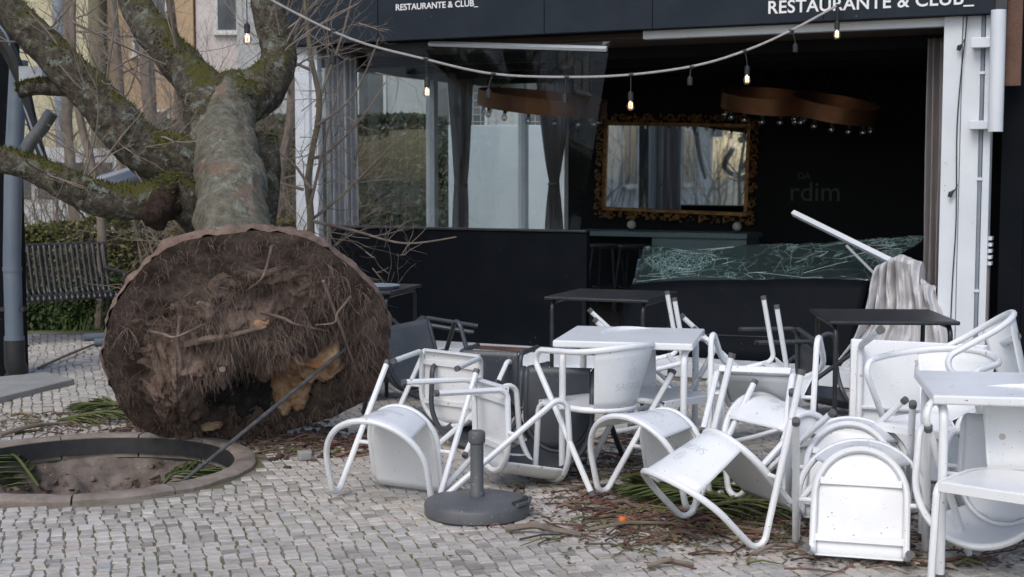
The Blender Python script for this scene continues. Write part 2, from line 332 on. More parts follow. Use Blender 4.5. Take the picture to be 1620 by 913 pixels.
# ------------------------------------------------------------------ ground, setts, tree pit
HC = Vector((-2.25, 7.45, 0)); HR = .88; HI = .785
mb = MB(); rings = [.76, 1.2, 2, 4, 8, 16, 40, 120, 300]; n = 64
vs = [HC + Vector((r * math.cos(2 * math.pi * k / n), r * math.sin(2 * math.pi * k / n), -.0065)) for r in rings for k in range(n)]
mb.add(vs, [(i * n + k, i * n + (k + 1) % n, (i + 1) * n + (k + 1) % n, (i + 1) * n + k) for i in range(len(rings) - 1) for k in range(n)])
ground = mb.build('pavement', M['mortar'], smooth=False); tag(ground, 'pale limestone sett pavement with mossy joints', None, kind='structure')
GA = R(17); ux, uy = math.cos(GA), math.sin(GA)
def sett(cx, cy, cs, tone, out):
    """one stone: four corners (relative to cx, cy), chamfered, slightly tilted"""
    z = rnd.uniform(-.003, .004); tx, ty = rnd.uniform(-.045, .045), rnd.uniform(-.045, .045); vs = []
    for (sca, zz) in ((1.0, -.04), (1.0, -.006), (.88, -.0005)):
        for (x, y) in cs:
            x *= sca; y *= sca; vs.append((cx + x, cy + y, zz + z + (x * tx + y * ty if zz > -.03 else 0)))
    fs = [(8, 9, 10, 11)]
    for o in (0, 4):
        for k in range(4): fs.append((o + k, o + (k + 1) % 4, o + 4 + (k + 1) % 4, o + 4 + k))
    out.add(vs, fs, tone)
cells = []; SW, SD_ = .062, .074
row_off = np.cumsum(np.random.RandomState(5).normal(0, .007, 320)); row_h = np.random.RandomState(6).uniform(.9, 1.1, 320); row_v = np.concatenate([[0], np.cumsum(row_h * SD_)]) - 2.0
for j in range(318):
    v0, v1 = row_v[j], row_v[j + 1]; u = -9.5 + row_off[j]; k_ = 0
    while u < 9.5:
        ww = SW * (1 + .22 * (((k_ * 7919) % 13) / 13 - .5)) ; k_ += 1; uc = u + ww / 2 + .02 * vnoise((u * .8, j * .12, 6)); vc = (v0 + v1) / 2 + .03 * vnoise((uc * .7, j * .05, 3)); x = uc * ux - vc * uy; y = uc * uy + vc * ux; u += ww
        if not (4.4 < y < 13.6 and abs(x) < .37 * y + .7 and (x - HC.x) ** 2 + (y - HC.y) ** 2 > (HR + .045) ** 2): continue
        q = PMI @ Vector((x, y, 0))
        if q.y > -.6 and q.x > -.3: continue
        a, b = ww / 2 - .0028, (v1 - v0) / 2 - .0028; jj = lambda: rnd.uniform(-.007, .005); ro = rnd.uniform(-.09, .09)
        cs = []
        for (sx, sy) in ((-1, -1), (1, -1), (1, 1), (-1, 1)):
            du, dv = sx * (a + jj()), sy * (b + jj()); du, dv = du - dv * ro, dv + du * ro; cs.append((du * ux - dv * uy, du * uy + dv * ux))
        cells.append((x, y, cs))
def tone_at(x, y): return min(1, max(0, .5 + .22 * fbm((x * 1.1, y * 1.1, 0), 3) + rnd.gauss(0, .21)))
cells.sort(key=lambda c: c[1] + (3 if (abs(c[0]) > .36 * c[1] or c[0] > .16 * c[1]) else 0))
cells.sort(key=lambda c: 0 if (5.45 < c[1] and -.355 * c[1] < c[0] < .12 * c[1]) else 1)
for c in cells[:300]:
    mb = MB(); sett(0, 0, c[2], tone_at(c[0], c[1]), mb); o = mb.build('paving_sett', M['stone'], ground, smooth=False); o.location = (c[0], c[1], 0)
mb = MB()
for c in cells[300:]: sett(c[0], c[1], c[2], tone_at(c[0], c[1]), mb)
o = mb.build('paving_setts', M['stone'], ground, smooth=False); o['kind'] = 'stuff'

pit = empty('tree_pit', HC, 0, 'open round tree pit with concrete kerb ring, left by the uprooted tree', 'tree pit')
NS = 11
for i in range(NS):
    a0 = 2 * math.pi * i / NS + .35; a1 = a0 + 2 * math.pi / NS - .012; mb = MB(); k = 8; prof = [(HI - .02, -.1), (HI - .02, .016), (HI, .03), (HR - .02, .028), (HR, .014), (HR, -.1)]
    for (r, z) in prof: pass
    vs = []; m_ = len(prof)
    for q in range(k + 1):
        a = a0 + (a1 - a0) * q / k
        for (r, z) in prof:
            rr = r + .006 * fbm((math.cos(a) * 9, math.sin(a) * 9, z * 20 + r * 8), 3); vs.append((rr * math.cos(a), rr * math.sin(a), z + .004 * fbm((a * 7, r * 9, 2), 2)))
    fs = [(q * m_ + j, q * m_ + (j + 1) % m_, (q + 1) * m_ + (j + 1) % m_, (q + 1) * m_ + j) for q in range(k) for j in range(m_)]
    fs += [tuple(range(m_ - 1, -1, -1)), tuple(k * m_ + j for j in range(m_))]
    mb.add(vs, fs); mb.build('kerb_stone', M['concrete'], pit)
mb = MB(); mb.lathe([(HI - .022, .012), (HI - .03, .012), (HI - .035, -.075), (HI - .025, -.075)], 64); mb.build('root_barrier', M['rubber'], pit)
mb = MB()
def bowl(u_, v_):
    a = 2 * math.pi * u_; r = (HI - .015) * (1 - v_); p = (r * math.cos(a), r * math.sin(a))
    t = 1 - (r / HI) ** 2.6
    return (p[0], p[1], -.10 - .26 * t + (.07 * fbm((p[0] * 4, p[1] * 4, 1), 4) + .02 * fbm((p[0] * 19, p[1] * 19, 1), 3)) * min(1, t * 3 + .2))
mb.grid(bowl, 150, 44); mb.build('soil_floor', M['soil_hole'], pit)
mb = MB()
for k in range(220):
    a = rnd.uniform(0, 6.28); r = HI * .92 * rnd.random() ** .5; s_ = rnd.uniform(.012, .045); c = Vector((r * math.cos(a), r * math.sin(a), -.30 + .2 * (r / HI) ** 2.6))
    vs = [c + Vector((rnd.uniform(-1, 1), rnd.uniform(-1, 1), rnd.uniform(-.8, .8))).normalized() * s_ * rnd.uniform(.7, 1.2) for _ in range(6)]
    mb.add(vs, [(0,1,2),(0,2,3),(0,3,4),(0,4,1),(5,2,1),(5,3,2),(5,4,3),(5,1,4)])
o = mb.build('soil_clods', M['soil_light'], pit); o['kind'] = 'stuff'

# ------------------------------------------------------------------ restaurant pavilion
pv = pav('restaurant_pavilion', 'black restaurant pavilion with white posts, dark awning fascia and a smashed open front', 'restaurant')
UR, VB, CZ = 5.2, 4.6, 2.62
def pbox(name, m, x0, x1, y0, y1, z0, z1, parent=None, bv=.004):
    o = MB().box(x0, x1, y0, y1, z0, z1).build(name, M[m], parent or pv, smooth=False)
    if bv: bevel(o, bv)
    return o
pbox('floor_slab', 'darkfloor', -.3, 5.62, .0, VB, 0, .1)
pbox('plinth', 'white_dull', -.2, UR, -.42, -.003, 0, .115)
pbox('low_wall', 'blackpanel', -.03, 2.42, -.02, .05, .118, 1.07)
pbox('sill', 'blackmetal', -.03, 2.42, -.035, .065, 1.07, 1.088)
M['brownceil'] = mk('brown_ceiling', (.085,.06,.045), (.06,.043,.033), 2, .8)
pbox('ceiling', 'brownceil', -.3, 5.62, .08, VB, CZ, CZ + .06)
for y in (.8, 1.7, 2.6, 3.5): pbox('ceiling_batten', 'dark', -.25, 5.6, y, y + .12, CZ - .09, CZ - .003)
pbox('roof', 'blackpanel', -.5, 5.8, -.12, VB + .15, 3.36, 3.42)
pbox('back_wall', 'dark', .25, 5.62, VB, VB + .1, .1, 3.36)
pbox('side_wall', 'dark', 5.62, 5.72, .1, VB + .1, .1, 3.36)
fa = pbox('fascia', 'fascia', -.5, 5.62, -.16, -.10, 2.665, 3.36)
pbox('fascia_end', 'blackmetal', 5.56, 5.64, -.19, -.163, 2.67, 3.36, fa)
for u_ in (.55, 2.1, 3.02, 4.35): pbox('seam', 'blackpanel', u_, u_ + .006, -.163, -.1603, 2.667, 3.355, fa, 0)
pbox('soffit', 'blackpanel', -.5, 5.62, -.098, .078, 2.665, 2.72)
# left corner post, mid posts and head rails
pbox('post', 'frame_white', -.37, -.22, -.06, .1, .1, 2.66)
pbox('post', 'frame_white', -.22, -.16, -.02, .06, .1, 2.66)
pbox('head_rail', 'frame_white', 2.9, UR, -.04, .05, 2.60, 2.664)
pbox('post', 'frame_white', UR, 5.325, -.07, .08, 0, 2.664)
pbox('post', 'frame_white', 5.328, 5.455, -.05, .06, 0, 2.664)
pbox('post', 'frame_white', 5.485, 5.535, -.06, .06, 0, 2.664)
pbox('gasket', 'blackmetal', 5.456, 5.484, -.02, .05, 0, 2.664)
o = MB().tube([(5.47, -.055, .05), (5.47, -.055, 2.66)], .012, 8).build('conduit', M['conduit'], pv)
for z in (.7, 1.5, 2.25): MB().box(5.452, 5.488, -.075, -.05, z, z + .02).build('clip', M['frame_white'], o, smooth=False)
p_ = MB().tube([(5.585, -.2, 1.84), (5.585, -.2, 2.68)], .052, 16).build('awning_tube', M['frame_white'], pv)
pbox('bracket', 'frame_white', 5.40, 5.55, -.16, -.06, 2.43, 2.50, p_); pbox('bracket', 'frame_white', 5.40, 5.56, -.16, -.06, 1.86, 1.92, p_)
# glass of the left bay (right edge broken away on a slant)
gl = MB().add([(-.15, .0, 1.09), (2.36, .0, 1.09), (2.60, .02, 2.60), (-.15, .0, 2.60)], [(0,1,2,3)]).build('window_pane', M['glass'], pv, smooth=False); solid(gl, .008)
pbox('head_rail', 'blackmetal', -.15, 1.0, -.02, .04, 2.60, 2.662)
st = MB().tube([(.98, -.04, 2.64), (2.6, -.05, 2.535)], .022, 4).build('hanging_rail', M['frame_white'], pv, smooth=False); st['label'] = 'aluminium head rail hanging loose at a slant'
# left side wall: glazed, with posts
pbox('low_wall', 'blackpanel', -.34, -.27, .1, VB, .1, .42)
for y in (.1, 2.28, 4.5): pbox('post', 'frame_white', -.35, -.25, y, y + .085, .42, 2.62)
pbox('head_rail', 'frame_white', -.34, -.26, .1, VB, 2.50, 2.62)
for (y0, y1) in ((.185, 2.28), (2.365, 4.5)):
    o = MB().add([(-.30, y0, .42), (-.30, y1, .42), (-.30, y1, 2.5), (-.30, y0, 2.5)], [(0,1,2,3)]).build('window_pane', M['glass'], pv, smooth=False); solid(o, .008)
# short glazed piece of the back wall beside the corner
pbox('post', 'frame_white', .2, .25, VB, VB + .08, .1, 2.62); pbox('low_wall', 'blackpanel', -.25, .2, VB, VB + .08, .1, .42)
# lettering on the fascia and inside wall
def text(body, size, m, parent, loc, rot=(R(90), 0, 0), name='lettering', ext=.002, space=1.0, bold=0):
    cu = bpy.data.curves.new(name, 'FONT'); cu.body = body; cu.size = size; cu.extrude = ext; cu.align_x = 'CENTER'; cu.space_character = space; cu.offset = bold
    tmp = bpy.data.objects.new(name, cu); col.objects.link(tmp); dg = bpy.context.evaluated_depsgraph_get()
    me = bpy.data.meshes.new_from_object(tmp.evaluated_get(dg)); bpy.data.objects.remove(tmp)
    me.materials.clear(); me.materials.append(M[m]); o = bpy.data.objects.new(name, me); col.objects.link(o); o.parent = parent; o.location = loc; o.rotation_euler = rot
    return o
u0, z0 = fuv(690, 13, -.162); text('RESTAURANTE & CLUB_', .072, 'letter', fa, (u0, -.1625, z0), bold=.0012)
u1, z1 = fuv(1372, 14, -.162); text('RESTAURANTE & CLUB_', .132, 'letter', fa, (u1, -.1625, z1), bold=.002, space=1.04)
u2, z2 = fuv(1289, 318, VB - .003); text('rdim', .30, 'wallprint', pv, (u2, VB - .004, z2)); 
u2, z2 = fuv(1272, 283, VB - .003); text('DA', .10, 'wallprint', pv, (u2, VB - .004, z2))

def curtain(label, p0, p1, z0, z1, tie, w0, w1, mat='curtain', nf=7, amp=.035):
    """hanging cloth between local points p0 and p1 (pavilion axes), gathered at height tie"""
    a = Vector((p0[0], p0[1], 0)); b_ = Vector((p1[0], p1[1], 0)); d = b_ - a; L = d.length; d.normalize(); nn = Vector((-d.y, d.x, 0))
    ph = rnd.uniform(0, 6)
    def fn(u_, v_):
        z = z0 + (z1 - z0) * v_
        if tie:
            t = (z - tie) / ((z1 - tie) if z > tie else (tie - z0)); wd = .22 + .78 * min(1, abs(t)) ** (.8 if z > tie else .55) * (1 if z > tie else .6)
        else: wd = 1
        x = .5 + (u_ - .5) * wd * 1.0
        am = amp * (1.25 - .4 * wd)
        y = am * math.sin(u_ * nf * 6.28 + ph + .4 * math.sin(z * 3)) + .3 * am * math.sin(u_ * nf * 15 + z * 2)
        p = a + d * (L * x) + nn * y; return (p.x, p.y, z)
    r_ = pav('curtain', label, 'curtain', 'curtains in the pavilion windows')
    mb = MB(); mb.grid(fn, 90, 26); solid(mb.build('cloth', M[mat], r_), .004)
    if tie:
        c = a + d * L * .5; mb = MB(); mb.tube([(c.x + d.x * L * .13 * math.cos(t) + nn.x * .06 * math.sin(t), c.y + d.y * L * .13 * math.cos(t) + nn.y * .06 * math.sin(t), tie) for t in [k * .524 for k in range(12)]], .014, 6, closed=True); mb.build('tieback', M[mat], r_)
    return r_
curtain('pale lilac curtain filling the pavilion corner beside the white post', (-.15, .12), (.14, .16), .12, 2.6, None, 1, 1, 'curtain_light', 5, .04)
curtain('grey curtain tied in the middle beside the side-window post', (-.18, 2.44), (-.16, 2.98), .12, 2.60, 1.42, 1, 1)
curtain('grey curtain tied in the middle at the far corner, left of the mirror', (-.1, 4.46), (.36, 4.46), .12, 2.60, 1.42, 1, 1)
curtain('long grey curtain hanging just inside the right-hand white post', (5.03, .35), (5.30, .30), .12, 2.55, None, 1, 1, 'curtain', 5, .04)

# mirror with carved gilt frame
cu_, cz_ = fuv(1067, 266, VB - .06)
mr_ = empty('wall_mirror', PM @ Vector((cu_, VB - .05, cz_)), PA, 'large wall mirror in a carved gilt frame on the dark back wall', 'mirror'); mr_.rotation_euler = (0, R(1.6), PA)
iw, ih, ow, oh = .82, .465, .91, .553
MB().box(-iw, iw, .0, .012, -ih, ih).build('mirror_glass', M['mirror'], mr_, smooth=False)
mb = MB()
for (x0, x1, z0, z1) in ((-iw - .045, iw + .045, ih, ih + .045), (-iw - .045, iw + .045, -ih - .045, -ih), (-iw - .045, -iw, -ih, ih), (iw, iw + .045, -ih, ih)): mb.box(x0, x1, -.03, .03, z0, z1)
bevel(mb.build('inner_frame', M['gold'], mr_, smooth=False), .008)
mb = MB()
def blob(mb, c, s, q=8, tone=None):
    c = Vector(c); vs = [c + Vector((0, 0, s[2]))]; 
    for i in (1, 2):
        for k in range(6):
            a = 6.283 * k / 6 + i * .5; ph = math.pi * i / 3; vs.append(c + Vector((s[0] * math.sin(ph) * math.cos(a), s[1] * math.sin(ph) * math.sin(a), s[2] * math.cos(ph))))
    vs.append(c - Vector((0, 0, s[2])))
    fs = [(0, 1 + k, 1 + (k + 1) % 6) for k in range(6)] + [(1 + k, 7 + k, 7 + (k + 1) % 6, 1 + (k + 1) % 6) for k in range(6)] + [(13, 7 + (k + 1) % 6, 7 + k) for k in range(6)]
    mb.add(vs, fs, tone)
for k in range(480):
    t = rnd.random(); s = rnd.random() * 2 * (ow + oh) * 2
    if s < 2 * ow: p = (-ow + s, oh)
    elif s < 4 * ow: p = (-ow + s - 2 * ow, -oh)
    elif s < 4 * ow + 2 * oh: p = (-ow, -oh + s - 4 * ow)
    else: p = (ow, -oh + s - 4 * ow - 2 * oh)
    q = rnd.uniform(.009, .024); blob(mb, (p[0] + rnd.uniform(-.035, .045), -.02 - rnd.uniform(0, .03), p[1] + rnd.uniform(-.04, .04)), (q, q * .8, q * rnd.uniform(.5, 1.3)))
mb.build('carving', M['gold'], mr_)['kind'] = 'stuff'
mb = MB()
for k in range(26):
    s = k / 26 * 4
    e = int(s); f_ = s - e; p = [(-ow + 2 * ow * f_, oh), (ow, oh - 2 * oh * f_), (ow - 2 * ow * f_, -oh), (-ow, -oh + 2 * oh * f_)][e]
    mb.tube([(p[0] + .05 * math.cos(t) * (1 - t / 9), -.03, p[1] + .05 * math.sin(t) * (1 - t / 9)) for t in [j * .6 for j in range(11)]], .010, 5)
mb.build('scrollwork', M['gold'], mr_)['kind'] = 'stuff'

# bar, ball lamps and stools under the mirror
bu0, bz = fuv(930, 368, 3.7); bu1, _ = fuv(1185, 372, 3.7)
bar = pav('bar_counter', 'teal-fronted bar counter below the gilt mirror', 'bar')
MB().box(bu0 - .2, bu1, 3.62, 4.2, bz - .03, bz + .02).build('counter_top', M['teal'], bar, smooth=False)
MB().box(bu0 + .75, bu1 - .02, 3.68, 4.15, .1, bz - .032).build('front_panel', M['teal'], bar, smooth=False)
MB().box(bu0 - .15, bu0 + .74, 3.9, 4.15, .1, bz - .032).build('back_panel', M['dark'], bar, smooth=False)
for i, px in enumerate((999, 1166)):
    a_, b_ = fuv(px, 361 + i * 6, 3.85); r_ = empty('ball_lamp', PM @ Vector((a_, 3.85, bz + .022)), 0, ['small round white ball lamp on the bar, under the left of the mirror', 'small round white ball lamp on the bar, under the right of the mirror'][i], 'lamp', 'ball lamps on the bar')
    MB().lathe([(.0, .0), (.03, 0), (.03, .012), (.012, .02)], 12).build('lamp_foot', M['blackmetal'], r_); MB().lathe([(0.001, .02)] + [(.048 * math.sin(t), .066 - .048 * math.cos(t)) for t in [.3 + k * .28 for k in range(11)]], 16).build('globe', M['ball'], r_)
for i, px in enumerate((960, 1003)):
    a_, _ = fuv(px, 400, 3.3); r_ = empty('bar_stool', PM @ Vector((a_, 3.3, .1)), PA, ['black bar stool nearest the broken glass edge, in front of the bar', 'black bar stool standing right of its twin in front of the bar'][i], 'stool', 'bar stools')
    MB().lathe([(.001, .66), (.17, .66), (.18, .68), (.17, .70), (.001, .70)], 20).build('seat', M['blackmetal'], r_)
    for (sx, sy) in ((-1,-1),(1,-1),(1,1),(-1,1)): MB().tube([(sx * .11, sy * .11, .66), (sx * .17, sy * .17, 0)], .014, 6).build('leg', M['blackmetal'], r_)
    MB().tube([(.15 * math.cos(t), .15 * math.sin(t), .25) for t in [k * .524 for k in range(12)]], .009, 5, closed=True).build('foot_ring', M['blackmetal'], r_)

# copper ring chandeliers
def chandelier(label, u_, v_, z, r, tilt, a0=0, nb=14):
    t = pav('ring_chandelier', label, 'chandelier', 'copper ring chandeliers'); t.location = PM @ Vector((u_, v_, z)); t.rotation_euler = (tilt[0], tilt[1], PA)
    mb = MB(); mb.lathe([(r, -.075), (r + .006, -.075), (r + .006, .075), (r, .075), (r, -.075)], 56); mb.build('band', M['bronze'], t)
    for k in range(nb):
        a = a0 + 6.283 * k / nb; c = Vector((r * .9 * math.cos(a), r * .9 * math.sin(a), -.075))
        s_ = MB().tube([c + Vector((0, 0, .03)), c - Vector((0, 0, .03))], .016, 8).build('socket', M['blackmetal'], t)
        MB().lathe([(.012, 0), (.028, -.025), (.03, -.045), (.02, -.065), (.001, -.072)], 10, Matrix.Translation(c - Vector((0, 0, .03)))).build('bulb', M['bulb'], s_)
    top = t.matrix_basis.inverted() @ (PM @ Vector((u_, v_, CZ)))
    for k in range(3):
        a = 6.283 * k / 3; MB().tube([(r * math.cos(a), r * math.sin(a), .07), top], .004, 5).build('hanger', M['blackmetal'], t)
a_, b_ = fuv(858, 162, 1.9); chandelier('copper ring chandelier seen through the left window, hanging low', a_, 1.9, b_, .62, (R(4), R(8)))
a_, b_ = fuv(1212, 160, 2.6); chandelier('copper ring chandelier upper right of the mirror', a_, 2.6, b_, .42, (R(9), R(7)))
a_, b_ = fuv(1322, 172, 2.6); chandelier('rightmost copper ring chandelier, in the dark of the room', a_, 2.6, b_, .40, (R(8), R(12)))

# fallen window unit in the open bay: black panel leaning inwards with the crazed glass still on it
fw = pav('fallen_window_unit', 'black panel with crazed greenish glass collapsed inwards across the open front', 'broken window')
def q3(px, py, v_): u_, z_ = fuv(px, py, v_); return Vector((u_, v_, z_))
b0, b1 = q3(968, 560, -.12), q3(1345, 592, -.12); b0.z = b1.z = .118
t0, t1 = q3(1000, 452, .30), q3(1375, 446, .12)
def pan(u_, v_):
    p = (b0.lerp(b1, u_)).lerp(t0.lerp(t1, u_), v_); s = math.sin(u_ * 9) * .012 * v_ + .05 * math.sin(math.pi * u_) * v_; return (p.x, p.y - .02 * math.sin(math.pi * v_), p.z + s * .6)
mb = MB(); mb.grid(pan, 26, 8); solid(mb.build('lower_panel', M['blackpanel'], fw), .035)
MB().tube([pan(u_ / 20, .62) + Vector((0, -.02, 0)) if isinstance(pan(0, 0), Vector) else Vector(pan(u_ / 20, .30)) + Vector((0, -.022, 0)) for u_ in range(0, 14)], .006, 4).build('joint_strip', M['blackmetal'], fw)
g0, g1 = q3(1022, 398, .85), q3(1466, 381, .95)
def gls(u_, v_):
    lo = Vector(pan(u_ * 1.0, 1.0)); hi = g0.lerp(g1, u_); p = lo.lerp(hi, v_); p.z += .06 * math.sin(u_ * 6.5 + .6) * math.sin(math.pi * v_) + .03 * fbm((u_ * 5, v_ * 4, 3), 4); p.y += .08 * fbm((u_ * 9, 1, 3), 3) * v_; return (p.x, p.y, p.z + .012)
mb = MB(); mb.grid(gls, 50, 16); solid(mb.build('crazed_glass', M['crackle'], fw), .008)
mb = MB()
for k in range(30):
    u_ = rnd.random(); v_ = rnd.random(); p = Vector(gls(u_, v_)); q = Vector(gls(min(1, u_ + rnd.uniform(.03, .2)), min(1, max(0, v_ + rnd.uniform(-.25, .25)))))
    mb.tube([p + Vector((0, 0, .006)), p.lerp(q, .5) + Vector((0, 0, .008)), q + Vector((0, 0, .006))], .0010, 3)
mb.build('fracture_lines', mk('glass_fracture', (.45,.6,.6), rough=.4), fw)
# fallen curtain and white bar beside the right post
hp = empty('fallen_curtain', PM @ Vector((4.93, -.06, .1)), PA, 'heap of fallen beige curtain cloth slumped against the right white post', 'curtain')
def heap(u_, v_):
    top = .95 - .10 * abs(u_ - .45) * 2 - (.12 if u_ > .75 else 0) * 1
    wd = .30 + .30 * (1 - v_) ** 1.3
    x = (u_ - .5) * wd * 1.35 + .18 * (v_ - .4) + .05 * math.sin(v_ * 5)
    y = -.05 + .05 * (1 - 2 * abs(math.sin(u_ * 19 + 1.6 * v_ + 2.2 * fbm((u_ * 3, v_ * 1.5, 5), 2)))) * (1.1 - .5 * v_) + .07 * fbm((u_ * 4, v_ * 3, 1), 3) - .07 * math.sin(math.pi * u_) * (.6 + .4 * v_) + .012 * math.sin(u_ * 90 + 3 * fbm((u_ * 5, v_ * 4, 2), 2))
    z = top * v_ + .03 * fbm((u_ * 6, v_ * 5, 9), 2) * v_
    if v_ > .86: y += (v_ - .86) * 1.6; z -= (v_ - .86) ** 2 * 9
    return (x, y, max(z, .004))
mb = MB(); mb.grid(heap, 160, 56); solid(mb.build('cloth', M['heap'], hp), .005)
bar_ = empty('fallen_bar', PM @ q3(1440, 428, -.1), 0, 'white aluminium bar sticking out slantwise from the fallen curtain', 'bar'); e0 = PM @ q3(1255, 337, .5); e1 = PM @ q3(1440, 428, -.1)
MB().tube([e0 - e1, (0, 0, 0)], .027, 4).build('bar', M['frame_white'], bar_, smooth=False); MB().tube([(e0 - e1) * .52 + Vector((0, 0, -.05)), Vector((-.25, .02, -.03))], .013, 4).build('second_rail', M['alu'], bar_, smooth=False)
# boards fallen on the plinth edge
for i, (pa, pb, wd, m_, lab) in enumerate([((628, 566), (1000, 590), .22, 'white_dull', 'long white board lying on the paving before the low black wall'), ((740, 548), (1020, 562), .10, 'timber', 'thin brown timber lath lying on the white plinth')]):
    a_ = gz(*pa, .0 if i == 0 else .13); b_ = gz(*pb, .0 if i == 0 else .13); d = b_ - a_; o = MB().box(0, d.length, -wd / 2, wd / 2, 0, .018).build(['white_board', 'timber_lath'][i], M[m_], smooth=False); bevel(o, .003)
    o.location = (a_.x, a_.y, .004 if i == 0 else .119); o.rotation_euler = (0, 0, math.atan2(d.y, d.x)); tag(o, lab, 'board')
# things right of the posts
dp = pav('dark_wall_panel', 'dark slatted wall panel at the right edge beyond the white posts', 'wall')
for (x0, x1, y) in ((5.60, 5.76, .06), (5.765, 5.90, .05)): MB().box(x0, x1, y, y + .05, 0, 3.3).build('board', M['blackpanel'], dp, smooth=False)
MB().box(5.9, 8.5, .9, 1.0, 0, 3.3).build('rear_board', M['dark'], dp, smooth=False)
for z in (.95, 1.35): MB().box(5.9, 8.5, .86, .898, z, z + .07).build('rail', M['conduit'], dp, smooth=False)
o = pav('hanging_plank', 'short brown timber plank hanging below the awning at the right edge', 'plank'); a_, z_ = fuv(1604, 70, -.1); tp = MB().box(a_ - .055, a_ + .055, -.12, -.085, z_ - .29, z_ + .42).build('timber', M['timber'], o, smooth=False); bevel(tp, .004)
vt = pav('louvre_vent', 'small white louvred vent on the dark panel beside the right post', 'vent'); a_, z_ = fuv(1558, 395, 0)
for k in range(5): MB().box(a_ - .03, a_ + .05, -.03, .055, z_ - .11 + k * .045, z_ - .085 + k * .045).build('slat', M['frame_white'], vt, smooth=False)
MB().box(a_ - .03, a_ + .035, .0, .055, 0, z_ - .115).build('duct', mk('taupe_duct', (.19,.165,.16), rough=.6), vt, smooth=False)

# string lights: catenary from the tree across to the awning
def bulbset(par, c, drop, lit, tilt=0., glassy=True):
    c = Vector(c); e = c + Vector((tilt, 0, -drop))
    w_ = MB().tube([c, c.lerp(e, .5) + Vector((tilt * .2, 0, 0)), e], .0035, 5).build('drop_wire', M['rubber'], par)
    MB().tube([c - Vector((.018, 0, 0)), c + Vector((.018, 0, 0))], .012, 8).build('clamp', M['rubber'], par)
    d = Vector((tilt * .3, 0, -1)).normalized()
    s_ = MB().tube([e, e + d * .008, e + d * .012, e + d * .062, e + d * .066], [.008, .012, .019, .019, .015], 10).build('socket', M['rubber'], par)
    if glassy:
        f0 = e + d * .066; MB().lathe([(.013, 0), (.018, -.012), (.028, -.032), (.0285, -.048), (.02, -.064), (.001, -.072)], 14, Matrix.Translation(f0)).build('bulb', M['bulb'], par)
        if lit:
            mb = MB(); mb.tube([f0 + Vector((-.009, 0, -.012)), f0 + Vector((-.009, 0, -.05)), f0 + Vector((.009, 0, -.05)), f0 + Vector((.009, 0, -.012))], .0045, 5); mb.build('filament', M['filament'], par)
def dep(px): return 9.45 + (px - 430) / 895 * 1.0
sl = empty('string_lights', at(1000, 118, dep(1000)), 0, 'festoon of string lights sagging across the front of the pavilion', 'string lights'); SO = sl.location.copy()
cp = [at(x, y, dep(x)) - SO for (x, y) in ((330, -60), (440, 6), (556, 62), (670, 93), (780, 117), (900, 122), (1000, 118), (1100, 104), (1180, 80), (1252, 48), (1326, 8))]
MB().tube(spline(cp, 5), .0085, 6).build('cable', M['cable'], sl)
for (x, y, by, lit, gls_, tl) in ((526, 48, 85, 0, 0, 0), (673, 93, 122, 1, 1, .01), (780, 117, 140, 0, 0, -.03), (896, 122, 148, 0, 0, -.01), (998, 118, 144, 1, 1, 0), (1094, 106, 120, 0, 0, -.01), (1178, 81, 103, 1, 1, .02), (1252, 49, 68, 0, 0, .03), (1326, 9, 32, 1, 1, -.005)):
    bulbset(sl, at(x, y, dep(x)) - SO, (by - y) / F_PX * dep(x), lit, tl, gls_)
s2 = empty('string_lights', at(390, -20, 8.9), 0, 'single lit string light bulb hanging in front of the fallen tree', 'string lights'); bulbset(s2, (0, 0, 0), .215, 1)
vc = pav('lamp_cable', 'thin black lamp cable with two empty sockets running down the right white post', 'cable')
pts = [q3(x, y, -.085) for (x, y) in ((1530, 20), (1527, 60), (1521, 110), (1514, 200), (1513, 300), (1512, 360), (1507, 440), (1504, 505), (1502, 530))]
MB().tube(spline(pts, 4), .0045, 5).build('cable', M['rubber'], vc)
for (x, y, x2, y2) in ((1526, 62, 1518, 80), (1515, 292, 1504, 312)): MB().tube([q3(x, y, -.087), q3(x - 4, y + 8, -.10), q3(x2, y2 - 6, -.11), q3(x2 - 2, y2, -.11)], [.004, .004, .018, .014], 8).build('socket', M['rubber'], vc)

# ------------------------------------------------------------------ uprooted tree
C0 = Vector((-1.475, 7.87, .625)); FORK = Vector((-2.04, 9.97, 2.12))
ax = (FORK - C0).normalized(); ex = Vector((0, -.574, .819)); ex = (ex - ax * ex.dot(ax)).normalized(); lx = ex.cross(-ax).normalized()
if lx.x < 0: lx = -lx
tree = empty('uprooted_tree', (C0.x, C0.y + .45, 0), 0, 'uprooted mossy tree fallen backwards with its round root plate facing the viewer', 'tree'); TO = tree.location.copy()
RD = .775
def face(x, y):
    """point on the root face for face coordinates (metres, x right, y up)"""
    r = math.hypot(x / .785, (y + .13) / (.90 if y > -.13 else .62))
    h = .04 * fbm((x * 6, y * 6, 1.5), 4) + .022 * fbm((x * 17, y * 17, 4), 3) + .012 * vnoise((x * 55, y * 55, 2))
    lump = math.exp(-(((x + .02) / .5) ** 2 + ((y - .08) / .3) ** 2) * 1.4); h += lump * (.15 + .12 * fbm((x * 5, y * 5, 7), 5))
    h += .12 * math.exp(-(((x + .42) / .16) ** 2 + ((y + .28) / .3) ** 2)) * (1 + .6 * fbm((x * 9, y * 9, 2), 3))
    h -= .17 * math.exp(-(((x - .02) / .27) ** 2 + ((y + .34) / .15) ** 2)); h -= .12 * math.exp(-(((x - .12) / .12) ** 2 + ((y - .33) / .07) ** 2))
    h *= min(1, max(0, (1.02 - r) * 4)) * (1 - .6 * min(1, max(0, (r - .55) * 5)) * (1 if y > -.2 else .5))
    return C0 + lx * x + ex * y - ax * h
